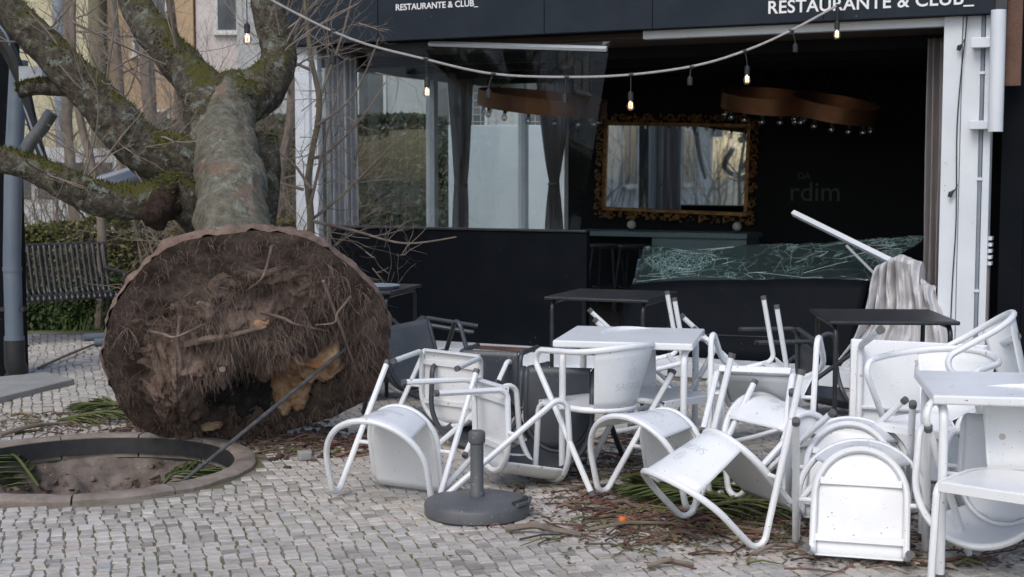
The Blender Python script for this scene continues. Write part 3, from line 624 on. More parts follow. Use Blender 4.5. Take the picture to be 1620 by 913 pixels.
def sq(a):
    c_, s_ = abs(math.cos(a)), abs(math.sin(a)); return 1 if math.sin(a) >= 0 else 1 / (c_ ** 2.7 + s_ ** 2.7) ** (1 / 2.7)
def ring(a, q):
    k = shape(a) / RD * q; return .785 * k * math.cos(a), -.13 + (.90 if math.sin(a) > 0 else .62) * k * math.sin(a)
def shape(a): return RD * sq(a) * (1 + .012 * math.sin(a * 3 + 1) + .008 * math.sin(a * 7) + .008 * fbm((math.cos(a) * 6, math.sin(a) * 6, 0), 5))
mb = MB(); NA, NR_ = 220, 84; vs = []
for j in range(NR_ + 1):
    for i in range(NA):
        a = 2 * math.pi * i / NA; vs.append(face(*ring(a, (j / NR_) ** .85)) - TO)
fs = [(j * NA + i, j * NA + (i + 1) % NA, (j + 1) * NA + (i + 1) % NA, (j + 1) * NA + i) for j in range(NR_) for i in range(NA)]
mb.add(vs, fs); mb.build('root_face', M['soil'], tree, ang=80)
mb = MB(); vs = []
pr = [(1.0, 0), (1.01, .012), (1.012, .035), (1.0, .06), (.95, .075), (.85, .085), (.6, .10), (.3, .14), (.1, .16)]
for (q, h) in pr:
    for i in range(NA):
        a = 2 * math.pi * i / NA; X_, Y_ = ring(a, q * (1 + .02 * fbm((math.cos(a) * 14, math.sin(a) * 14, h * 30), 3))); vs.append(C0 + lx * X_ + ex * Y_ + ax * (h + .02 * fbm((X_ * 9, Y_ * 9, 3), 3) * (1 if h > .05 else 0)) - TO)
mb.add(vs, [(j * NA + i, (j + 1) * NA + i, (j + 1) * NA + (i + 1) % NA, j * NA + (i + 1) % NA) for j in range(len(pr) - 1) for i in range(NA)]); mb.build('root_plate_rim', M['soil_rim'], tree, ang=80)
def fc(px, py): return (px - 392) / 284, (527 - py) / 216       # photograph survey -> face coordinates
# hanging root fibres
mb = MB(); down = Vector((0, 0, -1))
def hang(p, L, r, sideways=.35, n=6):
    pts = [p]; d = (-ax * rnd.uniform(.3, 1) + lx * rnd.uniform(-1, 1) * .8 + ex * rnd.uniform(-.5, .6)).normalized()
    for k in range(n):
        d = (d + down * .32 + Vector((rnd.uniform(-1, 1), rnd.uniform(-1, 1), rnd.uniform(-1, 1))) * sideways).normalized(); pts.append(pts[-1] + d * (L / n))
    return pts, [r * (1 - .8 * k / n) for k in range(n + 1)]
for k in range(2600):
    q = rnd.random()
    if q < .66: px, py = rnd.gauss(390, 66), rnd.gauss(490, 32)
    elif q < .82: px, py = rnd.gauss(545, 35), rnd.gauss(530, 70)
    else:
        a = rnd.uniform(0, 6.28); rr = rnd.random() ** .5 * .72; px, py = 392 + 284 * rr * math.cos(a), 527 - 216 * rr * math.sin(a)
    x, y = fc(px, py)
    if math.hypot(x / .785, (y + .13) / (.9 if y > -.13 else .62)) > .95: continue
    pts, rr = hang(face(x, y) - TO, rnd.uniform(.03, .13), rnd.uniform(.0006, .0017), .6, 7); mb.tube(pts, rr, 3, caps=False)
for k in range(500):
    a = rnd.uniform(0, 6.28); pts, rr = hang(face(*ring(a, rnd.uniform(.86, 1.0))) - TO, rnd.uniform(.02, .07), .0015); mb.tube(pts, rr, 3, caps=False)
for k in range(420):      # matted clumps: several strands from one spot
    px, py = (rnd.gauss(385, 62), rnd.gauss(500, 26)) if rnd.random() < .6 else ((rnd.gauss(555, 26), rnd.gauss(545, 60)) if rnd.random() < .6 else (rnd.uniform(270, 560), rnd.gauss(672, 10)))
    x, y = fc(px, py)
    if math.hypot(x / .785, (y + .13) / (.9 if y > -.13 else .62)) > .97: continue
    c_ = face(x, y) - TO
    for _ in range(5):
        pts, rr = hang(c_, rnd.uniform(.06, .17), rnd.uniform(.0012, .0026), .38, 7); pts = [p if p.z > .01 else Vector((p.x, p.y, .01)) for p in pts]; mb.tube(pts, rr, 3, caps=False)
o = mb.build('root_fibres', M['root'], tree); o['kind'] = 'stuff'
for (a_, b_, r_) in (((300, 495), (425, 480), .022), ((330, 440), (410, 560), .012), ((420, 470), (520, 520), .010), ((520, 440), (560, 600), .010), ((350, 520), (345, 600), .018), ((450, 380), (400, 450), .008), ((560, 470), (500, 500), .007), ((300, 460), (280, 560), .012), ((480, 520), (470, 590), .009), ((250, 480), (330, 470), .009)):
    p = face(*fc(*a_)) - ax * .05; q = face(*fc(*b_)) - ax * .06; md = p.lerp(q, .5) - ax * .05 + Vector((0, 0, rnd.uniform(-.04, .03)))
    pts = spline([p, p.lerp(md, .6) + Vector((rnd.uniform(-.02, .02), 0, rnd.uniform(-.02, .02))), md, q], 5); MB().tube([t - TO for t in pts], lerps([r_, r_ * .8, r_ * .4], len(pts)), 8, jit=.12).build('root', M['root'], tree)
def patch(px0, py0, sx, sy, m_, name, lift=.03, n=48, seed=0):
    mb = MB(); x0, y0 = fc(px0, py0); vs = []; K = max(7, n // 4)
    for j in range(K + 1):
        for i in range(n):
            a = 6.283 * i / n; rr = (j / K) * (1 + .38 * fbm((math.cos(a) * 2.6, math.sin(a) * 2.6, seed), 5)); x = x0 + rr * sx * math.cos(a); y = y0 + rr * sy * math.sin(a)
            vs.append(face(x, y) - ax * (lift * (1 - (j / K) ** 8 * 1.2) + .016 * fbm((x * 22, y * 34, seed), 4)) - TO)
    mb.add(vs, [(j * n + i, j * n + (i + 1) % n, (j + 1) * n + (i + 1) % n, (j + 1) * n + i) for j in range(K) for i in range(n)]); o = mb.build(name, m_, tree, ang=70); return o
patch(490, 580, .20, .125, M['wood'], 'torn_wood', .085, seed=1); patch(448, 630, .11, .135, M['wood'], 'torn_wood', .07, seed=4); patch(312, 655, .07, .025, M['wood'], 'torn_wood', .03, seed=6); patch(300, 625, .03, .03, M['wood'], 'torn_wood', .03, seed=8); patch(418, 479, .05, .014, M['wood'], 'torn_wood', .05, seed=11)
patch(272, 590, .16, .42, M['soil_light'], 'dry_soil_ledge', .06, 90, seed=9); patch(345, 500, .34, .24, M['soil_light'], 'dry_soil_ledge', .012, 120, seed=14); patch(450, 460, .36, .17, M['soil_light'], 'dry_soil_ledge', .010, 120, seed=18)
patch(400, 612, .36, .16, mk('hollow_shade_stain', (.022,.022,.024), (.045,.04,.037), 9, .95, bump=1.0, bscale=40, spec=.1), 'hollow_shade_patch', .012, 90, seed=23)  # near-black colour paints the hollow's shade along with a blackish soil stain
# trunk and limbs
def bark_tube(path, radii, name, m_, n=32, sub=10, disp=.11, fr=6.):
    pts = spline(path, sub); rr = lerps(radii, len(pts)); base = MB(); base.tube([p - TO for p in pts], rr, n)
    sd_ = rnd.uniform(0, 50); vs = []
    for i, p in enumerate(base.v):
        k = min(i // n, len(pts) - 1); c = pts[k] - TO; d = Vector(p) - c; q = Vector(p)
        vs.append(tuple(c + d * (1 + disp * fbm((q.x * fr + sd_, q.y * fr * .6, q.z * fr * .6), 4) * 1.3)))
    base.v = vs; return base.build(name, m_, tree, ang=80)
bark_tube([C0 + ax * .15, C0 + ax * .45, C0 + ax * 1.1, C0 + ax * 1.65, at(352, 205, 9.75), at(372, 158, 10.0), at(412, 138, 10.15)], [.38, .25, .212, .21, .205, .185, .13], 'trunk', M['bark_pale'], 60, 16, .12, 8.)
LIMBS = []
def limb(pts, radii, name='limb', m_='bark', **k):
    o = limb0(pts, radii, name, m_, **k); LIMBS.append(o); return o
def limb0(pts, radii, name='limb', m_='bark', **k): return bark_tube([at(*p) for p in pts], radii, name, M[m_], **k)
limb([(345, 235, 9.75), (358, 165, 9.95), (400, 150, 10.1), (438, 105, 10.25), (430, 45, 10.35), (416, -30, 10.4), (400, -120, 10.5)], [.21, .20, .17, .145, .125, .11, .10])
limb([(345, 240, 9.7), (330, 165, 9.9), (300, 118, 10.1), (262, 72, 10.3), (222, 25, 10.5), (190, -50, 10.7)], [.20, .175, .145, .128, .115, .10])
limb([(335, 320, 9.35), (300, 265, 9.35), (238, 240, 9.3), (180, 190, 9.3), (130, 135, 9.35), (70, 75, 9.4), (15, 15, 9.45), (-40, -40, 9.5)], [.18, .175, .165, .14, .128, .12, .11, .10])
limb([(320, 345, 9.25), (285, 315, 9.15), (235, 318, 9.05), (170, 318, 9.0), (120, 300, 9.0), (75, 275, 9.05), (20, 255, 9.1), (-50, 250, 9.1)], [.15, .145, .13, .115, .108, .095, .08, .07])
limb([(292, 296, 9.25), (266, 318, 9.05), (250, 338, 8.95), (243, 352, 8.9), (241, 356, 8.89)], [.12, .125, .115, .10, .01], 'broken_stub', 'cut', disp=.30, fr=8., n=30)
limb([(140, 145, 9.35), (100, 140, 9.4), (60, 138, 9.4), (30, 145, 9.4)], [.06, .055, .05, .045], 'side_branch')
limb([(404, 215, 9.95), (415, 290, 9.9), (410, 360, 9.8)], [.14, .12, .11], 'side_branch')
mb = MB()
for o in LIMBS:
    me = o.data; me.update(); vn_ = [v_.normal.copy() for v_ in me.vertices]; co = [v_.co.copy() for v_ in me.vertices]; nn_ = len(co)
    for _ in range(2600):
        i = rnd.randrange(nn_); j = min(nn_ - 1, i + 1)
        if vn_[i].z + 1.1 * fbm(co[i] * 5, 3) < .45: continue
        p = co[i].lerp(co[j], rnd.random()); h = (vn_[i] + Vector((rnd.gauss(0, .5), rnd.gauss(0, .5), rnd.gauss(.2, .4)))).normalized() * rnd.uniform(.012, .032); q = h.orthogonal().normalized() * .005
        mb.add([p - q, p + q, p + h], [(0, 1, 2)])
o = mb.build('moss_tufts', mk('moss', (.115,.108,.03), (.07,.075,.02), 5, .95), tree, smooth=False); o['kind'] = 'stuff'
def twig_tree(mb, p, d, L, r, depth, spread=.5, tone=None, n=4):
    pts = [p]; rr = [r]; k = 4; 
    for i in range(k):
        d = (d + Vector((rnd.gauss(0, .16), rnd.gauss(0, .16), rnd.gauss(.03, .13)))).normalized(); pts.append(pts[-1] + d * (L / k)); rr.append(r * (1 - .5 * (i + 1) / k))
    mb.tube(pts, rr, n if r > .006 else 3, caps=False, tone=tone)
    if depth <= 0: return
    for _ in range(rnd.choice((2, 3, 3, 4))):
        i = rnd.randint(1, k); dd = (d + Vector((rnd.gauss(0, spread), rnd.gauss(0, spread), rnd.gauss(.1, spread)))).normalized(); twig_tree(mb, pts[i], dd, L * rnd.uniform(.5, .8), rr[i] * .62, depth - 1, spread, tone, n)
mb = MB()
for (px, py, d, n_) in ((150, 150, 9.35, 5), (250, 60, 10.3, 5), (200, 210, 9.3, 5), (430, 60, 10.3, 6), (440, 110, 10.2, 5), (130, 300, 9.0, 4), (60, 70, 9.4, 4), (300, 110, 10.1, 4)):
    for _ in range(n_):
        twig_tree(mb, at(px + rnd.uniform(-25, 25), py + rnd.uniform(-20, 20), d) - TO, Vector((rnd.gauss(0, .7), rnd.gauss(.3, .6), rnd.gauss(.25, .6))).normalized(), rnd.uniform(.4, .8), .009, 3)
o = mb.build('twigs', M['twig'], tree); o['kind'] = 'stuff'
# leaning steel rod between pit and root plate
ra = Vector(gz(238, 772, -.02)); ra.z = -.12; rb = face(*fc(546, 556)) - ax * .03
rod = empty('steel_rod', ra, 0, 'long thin grey rod leaning from the tree pit onto the root plate', 'rod'); MB().tube([(0, 0, 0), rb - ra], .0105, 8).build('rod', mk('dark_rod', (.05,.053,.058), (.1,.1,.1), 20, .5), rod)

# ------------------------------------------------------------------ tubular armchairs
TR = .0148
def ell(cx, cy, rx, ry, a): return (cx + rx * math.sin(a), cy - ry * math.cos(a))
def make_chair(paint, cap, logo):
    ch = empty('metal_armchair')
    side = [Vector((.189, .252, .004)), Vector((.182, .231, .388)), Vector((.182, .0, .388))]
    half = fillet(side, .05, 6); arc = [Vector((*ell(0, 0, .182, .196, math.pi / 2 - math.pi * k / 20), .388)) for k in range(1, 20)]
    ff = half + arc + [Vector((-p.x, p.y, p.z)) for p in reversed(half)]
    MB().tube(ff, TR, 9).build('front_frame', M[paint], ch)
    top = [Vector((.246, -.233, .004)), Vector((.263, .205, .668)), Vector((.262, -.03, .680))]
    half = fillet(top, .052, 7); arc = [Vector((*ell(0, -.03, .262, .254, math.pi / 2 - math.pi * k / 24), .680 + .03 * math.sin(math.pi * k / 24) ** 2)) for k in range(1, 24)]
    rf = half + arc + [Vector((-p.x, p.y, p.z)) for p in reversed(half)]
    MB().tube(rf, TR, 9).build('arm_frame', M[paint], ch)
    mb = MB(); NU, NV = 24, 12
    def seat(u, v):
        y = .243 - .425 * v; w_ = .172 if y > 0 else .172 * math.sqrt(max(0, 1 - (y / .186) ** 2)); x = (2 * u - 1) * w_
        z = .399 - .010 * (1 - (2 * u - 1) ** 2) * math.sin(math.pi * v)
        return (x, y, z)
    mb.grid(seat, NU, NV)
    o = mb.build('seat', M[paint], ch); solid(o, .004)
    MB().box(-.172, .172, .236, .2435, .366, .3985).build('seat_lip', M[paint], o, smooth=False)
    for y in (.17, -.06):
        w_ = .172 if y > 0 else .16; MB().box(-w_, w_, y - .014, y + .014, .376, .387).build('seat_brace', M[paint], ch, smooth=False)
    A = R(50)
    def panel(u, v):
        a = -A + 2 * A * u; x0, y0 = ell(0, 0, .184, .199, a); x1, y1 = ell(0, -.03, .262, .256, a); return (x0 + (x1 - x0) * v, y0 + (y1 - y0) * v, .385 + (.708 - .03 * math.sin(a) ** 2 - .385) * v)
    mb = MB(); mb.grid(panel, 22, 6); bk = mb.build('backrest', M[paint], ch); solid(bk, .004)
    for s in (-1, 1):
        t = .388 / .668; p = Vector((s * (.246 + .017 * t), -.233 + .438 * t, .388)); MB().tube([p, (s * .184, p.y, .388)], .010, 8).build('stay', M[paint], ch)
        MB().tube([(s * .1886, .2525, 0), (s * .1884, .251, .02)], TR + .0018, 9).build('foot_cap', M[cap], ch); MB().tube([(s * .246, -.2335, 0), (s * .2465, -.221, .02)], TR + .0018, 9).build('foot_cap', M[cap], ch)
    if logo:   # printed brand on the outer face of the backrest, wrapped on the curve
        t_ = text('SAGRES', .052, 'print', bk, (0, 0, 0), (0, 0, 0), ext=0); me = t_.data
        for v_ in me.vertices:
            x, y = v_.co.x, v_.co.y; a = x / .23; vv = .33 + y / .33; p = Vector(panel(.5 + a / (2 * A), vv)); c_ = Vector((0, -.015, p.z)); d = (p - c_).normalized(); v_.co = p + d * .0034
        mb = MB()
        K = 20
        for (r0, r1) in ((.020, .0235), (.010, .0125)):
            vs = []
            for k in range(K):
                for r in (r0, r1):
                    x, y = r * math.cos(6.283 * k / K), .085 + 1.2 * r * math.sin(6.283 * k / K); p = Vector(panel(.5 + x / .23 / (2 * A), .33 + y / .33)); d = (p - Vector((0, -.015, p.z))).normalized(); vs.append(p + d * .0034)
            mb.add(vs, [(2 * k, 2 * k + 1, (2 * k + 3) % (2 * K), (2 * k + 2) % (2 * K)) for k in range(K)])
        mb.build('emblem', M['print'], bk, smooth=False)
    return ch
def rodm(v):
    v = Vector(v); return Matrix.Rotation(v.length, 3, v.normalized()) if v.length > 1e-6 else Matrix.Identity(3)
wproto = make_chair('white', 'cap', True); bproto = make_chair('greychair', 'blackmetal', False)
CV = [Vector(v.co) for c in wproto.children for v in c.data.vertices][::3]
used = {}
def put(proto, w_, loc, label, group, snap=True):
    o = proto if proto.name not in used else copy_tree(proto); used[proto.name] = 1
    m3 = rodm(w_); o.rotation_mode = 'QUATERNION'; o.rotation_quaternion = m3.to_quaternion(); zm = min((m3 @ v).z for v in CV); l = Vector(loc)
    if snap: l.z = .003 - zm
    o.location = l; tag(o, label, 'chair', group); return o
GW = 'white tubular armchairs scattered by the storm'; GB = 'dark tubular armchairs behind the white ones'
WH = [
 ('A', [0.48, 2.724, -1.964, -0.384, 7.151, 0.36], 'leftmost white armchair, tipped onto its arms with the seat facing the viewer'),
 ('B', [0.408, 1.946, 2.157, -0.484, 7.706, 0.235], 'white armchair on its back with seat underside showing, behind the leftmost chair'),
 ('C', [-1.516, -2.496, -2.578, -0.445, 6.742, 0.263], 'white armchair on its back, front legs pointing left, behind the umbrella base post'),
 ('D', [0.0, 0.0, 0.699, 0.424, 7.049, 0.0], 'upright white armchair with a printed backrest in front of the white table'),
 ('E', [-0.811, -2.003, 1.575, 1.032, 6.99, 0.305], 'white armchair tipped onto its arms in front of the upright printed one'),
 ('F', [1.74, 2.882, -1.234, 1.24, 6.188, 0.553], 'white armchair pitched forward over palm litter, its backrest facing up, centre right'),
 ('G', [-1.632, -0.553, 0.463, 1.61, 6.213, 0.269], 'white armchair wedged behind the pitched-over chair and left of the tipped stack'),
 ('H', [4.294, -0.563, 0.377, 1.315, 5.302, 0.335], 'front white armchair of the tipped stack, underside of its seat facing the viewer'),
 ('I', [-1.92, 0.314, -0.132, 1.385, 5.81, 0.39], 'rear white armchair of the tipped stack, only its rails showing'),
 ('N', [0.179, 1.046, 2.584, 1.136, 6.683, 0.159], 'white armchair leaning back with both arm loops raised, right of the white table'),
 ('K', [-0.5, -0.2, 1.56, 2.383, 6.489, 0.121], 'tilted white armchair behind the near right table'),
 ('O', [2.1, 2.127, 0.311, 1.22, 8.05, 0.77], 'upside-down white armchair with two feet up in front of the fallen black panel'),
 ('P', [2.096, 2.103, 0.277, .70, 8.45, 0.771], 'upside-down white armchair whose feet show above the white table'),
 ('J', [0.0, 0.0, 2.422, 1.873, 5.274, 0.0], 'upright white armchair pushed under the near right table'),
 ('Q', [0.0, 0.0, 2.368, 1.958, 6.513, 0.0], 'upright white armchair in front of the table lying on its edge'),
 ('M', [0.0, 0.0, -2.446, 0.745, 7.347, 0.0], 'upright white armchair tucked under the far white table'),
 ('R', [-0.544, -1.949, 1.712, 2.62, 7.35, 0.286], 'overturned white armchair with one foot in the air at the far right'),
 ('L', [1.299, -0.453, -0.515, 2.228, 5.994, 0.249], 'white armchair lying on its back on the ground under the near right table'),
]
for k, p, lab in WH: put(wproto, p[:3], p[3:], lab, GW)
for p, lab in [
 ([1.035, -1.08, -1.344, -0.301, 9.669, 0.243], 'dark armchair on its back with two feet pointing right, beside the root plate'),
 ([1.487, -0.192, -0.207, -0.033, 8.612, 0.247], 'dark grey armchair on its back before the white plinth, left of its twin'),
 ([1.436, -0.261, -0.26, 0.373, 7.744, 0.251], 'dark grey armchair on its back seen through the upright printed white chair'),
 ([1.2, 1.2, 1.4, 1.50, 9.0, 0.639], 'overturned dark armchair lying before the fallen black panel'),
 ([1.3, .2, .5, -.80, 9.25, 0], 'dark armchair on its back half hidden behind the right edge of the root plate')]: put(bproto, p[:3], p[3:], lab, GB)

# ------------------------------------------------------------------ tables
def make_table(name, m_, s=.35, h=.72, th=.036, tr=.0175, cap='cap'):
    t = empty(name)
    bevel(MB().box(-s, s, -s, s, h - th, h).build('table_top', M[m_], t, smooth=False), .008, 3)
    for sx in (-1, 1):
        x = sx * (s - .045); path = fillet([(x, -s + .035, .004), (x, -s + .035, h - th - tr), (x, s - .035, h - th - tr), (x, s - .035, .004)], .06, 6); MB().tube(path, tr, 10).build('leg_frame', M[m_], t)
        for sy in (-1, 1): MB().tube([(x, sy * (s - .035), 0), (x, sy * (s - .035), .025)], tr + .002, 10).build('foot_cap', M[cap], t)
    MB().tube([(-s + .045, 0, h - th - .02), (s - .045, 0, h - th - .02)], .012, 8).build('cross_rail', M[m_], t)
    for a in (1, -1):
        o = MB().box(-.11, .11, -.014, .014, h - th - .010, h - th - .001).build('bracket', M[m_], t, smooth=False); o.location = (-s + .16, s - .16, 0 if a > 0 else -.004); o.rotation_euler = (0, 0, a * R(42))
    return t
wt = make_table('cafe_table', 'white'); wt.location = (.62, 7.34, 0); wt.rotation_euler = (0, 0, R(-12.5)); tag(wt, 'white square cafe table standing behind the upright printed chair', 'table', 'white cafe tables')
t2 = copy_tree(wt); t2.location = (1.995, 5.60, 0); t2.rotation_euler = (0, 0, R(-10)); t2['label'] = 'near white square table cut off by the right edge'
t3 = copy_tree(wt); t3['label'] = 'white square table lying on its edge, underside and cross bracket showing'
t3.rotation_mode = 'QUATERNION'
yv = Vector((.06, .22, .97)).normalized(); zv = Vector((.10, .97, -.22)); zv = (zv - yv * zv.dot(yv)).normalized(); xv = yv.cross(zv)
t3.rotation_quaternion = Matrix((xv, yv, zv)).transposed().to_quaternion(); t3.location = Vector((2.06, 7.10, .36)) - zv * .68
bt = make_table('black_table', 'blackmetal', .36, .735, .022, .014, 'blackmetal'); bt.location = (.68, 9.62, 0); bt.rotation_euler = (0, 0, R(-22)); tag(bt, 'black square cafe table standing behind the white table', 'table', 'black cafe tables')
b2 = copy_tree(bt); b2.location = (2.14, 8.2, 0); b2.rotation_euler = (0, 0, R(-3)); b2['label'] = 'black square cafe table before the fallen curtain and white posts'
b3 = copy_tree(bt); b3.location = (-1.10, 10.2, 0); b3.rotation_euler = (0, 0, R(-14)); b3['label'] = 'black cafe table partly hidden behind the right edge of the root plate'
ry = empty('serving_tray', (-.98, 10.1, .737), 0, 'small rounded dark tray lying on the black table beside the root plate', 'tray'); MB().lathe([(.001, .004), (.16, .004), (.18, .02), (.185, .02), (.165, 0), (.001, 0)], 28).build('tray', M['conduit'], ry)

# umbrella base
ub = empty('umbrella_base', (-.16, 6.40, .002), 0, 'round dark grey umbrella base with a short post and a carrying slot', 'umbrella base')
MB().lathe([(.001, 0), (.232, 0), (.240, .006), (.241, .052), (.232, .064), (.20, .072), (.05, .083), (.001, .083)], 56).build('foot', M['base'], ub)
MB().lathe([(.03, .08), (.036, .082), (.034, .11), (.0305, .115), (.0305, .325), (.037, .33), (.0385, .345), (.0385, .375), (.032, .384), (.001, .384)], 24).build('post', M['base'], ub)
o = MB().tube([(.17, -.13, .072), (.215, -.05, .066), (.222, .03, .064)], [.016, .02, .016], 8).build('handle_slot', M['rubber'], ub)
MB().tube([(.185, -.15, .074), (.235, -.07, .068), (.243, .04, .064)], .010, 8).build('handle', M['base'], ub)

# ------------------------------------------------------------------ left edge: downpipe, cable, slab, bench
dpp = at(12, 340, 10.6); bx_ = Vector((-3.74, 10.62, 0))
dw = empty('downpipe', bx_, 0, 'blue-grey plastic downpipe standing at the left edge', 'pipe')
pa = [(-.06, .12, -.03), (.0, .05, .05), (.0, 0, .13), (.0, 0, .3)]; MB().tube(spline(pa, 5), .078, 16).build('shoe', M['rubber'], dw)
tp = at(30, 95, 10.62) - bx_; MB().tube([(.0, 0, .18), (0, 0, .9), (.03, 0, 1.6), tp], .066, 18).build('pipe', M['pvc'], dw)
for z, rr in ((.28, .072), (.30, .074), (.82, .071), (1.72, .071)): MB().tube([(0.0 + max(0, z - .9) * .04, 0, z), (0.0 + max(0, z - .9) * .04, 0, z + .03)], rr, 18).build('collar', M['pvc'], dw)
MB().box(-.09, .09, -.04, .04, .52, .55).build('clip', M['rubber'], dw, smooth=False)
pw = empty('dark_post', (-3.88, 10.78, 0), 0, 'dark post cut off by the left edge behind the downpipe', 'post'); bevel(MB().box(-.16, .12, 0, .2, 0, 3.6).build('post', M['blackpanel'], pw, smooth=False), .006)
bc = empty('black_cable', (-3.7, 10.3, 0), 0, 'thick black cable drooping past the downpipe', 'cable'); BO = bc.location.copy()
MB().tube([p - BO for p in spline([at(-30, 30, 10.2), at(8, 70, 10.2), at(35, 130, 10.2), at(50, 190, 10.2), at(68, 250, 10.2), at(90, 298, 10.2)], 5)], lerps([.075, .06, .045, .04, .032, .02], 26), 8).build('cable', M['rubber'], bc)
MB().tube([p - BO for p in spline([at(-20, 20, 10.15), at(12, 60, 10.15), at(20, 110, 10.2), at(55, 215, 10.15), at(85, 285, 10.15)], 5)], .009, 6).build('thin_cable', M['conduit'], bc)
el = empty('gutter_elbow', at(50, 250, 9.7), 0, 'broken grey gutter elbow lodged against the low limb', 'pipe'); EO = el.location.copy()
MB().tube([p - EO for p in spline([at(82, 178, 9.7), at(66, 203, 9.7), at(46, 228, 9.7), at(40, 252, 9.7), at(58, 276, 9.65), at(88, 290, 9.6)], 5)], .046, 14).build('elbow', M['base'], el)
MB().box(-.08, .08, -.06, .06, -.07, .07, Matrix.Translation(at(53, 122, 9.9) - EO)).build('junction_box', M['alu'], el, smooth=False)
bg = empty('broken_gutter', at(195, 285, 9.9), 0, 'broken piece of grey gutter lying across behind the low limb', 'gutter'); GO = bg.location.copy()
for (a_, b_, r_, m_) in (((150, 287, 9.9), (235, 262, 10), .03, 'alu'), ((160, 300, 9.8), (240, 276, 9.9), .055, 'pvc')): MB().tube([at(*a_) - GO, at(*b_) - GO], r_, 10).build('rail', M[m_], bg)
for i, (a_, b_) in enumerate((((132, 540), (175, 535)), ((150, 548), (172, 545)))):
    p = gz(*a_); q = gz(*b_); o = empty('pipe_offcut', p, 0, ['blue-grey pipe offcut on the paving, longer of the two left of the root plate', 'shorter blue-grey pipe offcut on the paving left of the root plate'][i], 'pipe', 'pipe offcuts'); MB().tube([(0, 0, .035), (q - p) + Vector((.25, .05, .035))], .035, 10).build('pipe', M['pvc'], o)
sb = [gz(-60, 612), gz(70, 596), gz(118, 608), gz(-40, 648)]; cs = sum(sb, Vector()) / 4
o = MB().add([p - cs for p in sb] + [p - cs + Vector((0, 0, .05)) for p in sb], [(3,2,1,0),(4,5,6,7),(0,1,5,4),(1,2,6,5),(2,3,7,6),(3,0,4,7)]).build('concrete_slab', M['slab'], smooth=False); bevel(o, .008); o.location = (cs.x, cs.y, -.008); tag(o, 'pale concrete slab set in the paving at the left edge', 'slab')

bd = Vector((.80, .60, 0)).normalized(); bn = Vector((-.60, .80, 0)); br = gz(203, 462, .44); br.z = 0
bench = empty('park_bench', br - bd * .95, math.atan2(bd.y, bd.x), 'dark steel park bench with slatted seat and back, behind the downpipe', 'bench')
mb = MB(); sp = [(0, -.02, .40), (0, .0, .438), (0, .05, .447), (0, .2, .425), (0, .37, .41), (0, .44, .44), (0, .47, .52), (0, .53, .70), (0, .58, .86), (0, .60, .875)]
pth = spline(sp, 3); vs = []; 
for p in pth: vs += [(-.017, p.y, p.z), (.017, p.y, p.z)]
mb.add(vs, [(2 * i, 2 * i + 1, 2 * i + 3, 2 * i + 2) for i in range(len(pth) - 1)]); sm = mb.mesh('slat', M['bench'])
for k in range(37):
    o = bpy.data.objects.new('slat', sm); col.objects.link(o); o.parent = bench; o.location = (-.93 + k * .052, 0, 0); solid(o, .007)
for (y, z) in ((.0, .41), (.42, .40), (.60, .872)): MB().tube([(-.96, y, z), (.96, y, z)], .018, 8).build('rail', M['bench'], bench)
for x in (-.92, -.05, .92):
    MB().tube(fillet([(x, .02, .0), (x, .0, .62), (x, .48, .64)], .05), .02, 8).build('arm', M['bench'], bench); MB().tube([(x, .45, 0), (x, .43, .42)], .024, 8).build('leg', M['bench'], bench); MB().box(x - .05, x + .05, -.05, .09, 0, .015).build('foot_plate', M['bench'], bench, smooth=False)

# ------------------------------------------------------------------ garden and street behind
mb = MB(); mb.add([(-30, 13.9, -.006), (-3.0, 13.9, -.006), (-1.9, 13.6, -.006), (1.2, 18.2, -.006), (14, 18.4, -.006), (30, 60, -.006), (-40, 60, -.006)], [tuple(range(7))]); tag(mb.build('lawn', M['grass'], smooth=False), kind='structure')
def leaves(mb, n, fn, s0, s1, flat=0):
    for _ in range(n):
        c = Vector(fn()); s = rnd.uniform(s0, s1); a = Vector((rnd.gauss(0, 1), rnd.gauss(0, 1), rnd.gauss(0, 1))).normalized(); b_ = a.orthogonal().normalized(); b_ = Matrix.Rotation(rnd.uniform(0, 6.28), 3, a) @ b_; c2 = a.cross(b_)
        mb.add([c - b_ * s, c + c2 * s * .45, c + b_ * s, c - c2 * s * .45], [(0, 1, 2, 3)])
def hedge(name, label, x0, x1, y0, y1, h, n, mat, s=(.02, .045), rag=.12):
    t = empty(name, ((x0 + x1) / 2, (y0 + y1) / 2, 0), 0, label, 'hedge'); cx, cy = (x0 + x1) / 2, (y0 + y1) / 2; hx, hy = (x1 - x0) / 2, (y1 - y0) / 2
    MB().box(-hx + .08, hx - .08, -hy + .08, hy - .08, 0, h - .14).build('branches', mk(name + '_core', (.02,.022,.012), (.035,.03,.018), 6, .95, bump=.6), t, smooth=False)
    def f():
        q = rnd.random(); x = rnd.uniform(-hx, hx); wv = rag * fbm(((x + cx) * 1.7, 0, cy), 3)
        if q < .6: return (x, -hy + abs(rnd.gauss(0, .07)) + wv * .5, rnd.uniform(0, h))
        if q < .9: return (x, rnd.uniform(-hy, hy), h - .02 - abs(rnd.gauss(0, .05)) + wv)
        return (rnd.choice((-hx, hx)), rnd.uniform(-hy, hy), rnd.uniform(0, h))
    mb = MB(); leaves(mb, n, f, *s); o = mb.build('foliage', M[mat], t, smooth=False); o['kind'] = 'stuff'; return t
hedge('clipped_hedge', 'low clipped yellow-green hedge behind the bench', -8.2, -2.35, 14.6, 15.3, 1.05, 26000, 'leaf_mid')
hedge('tall_hedge', 'tall dark hedge in the garden seen through the pavilion windows', -5.2, -.75, 21.5, 22.6, 2.35, 26000, 'leaf_dark', (.035, .07))
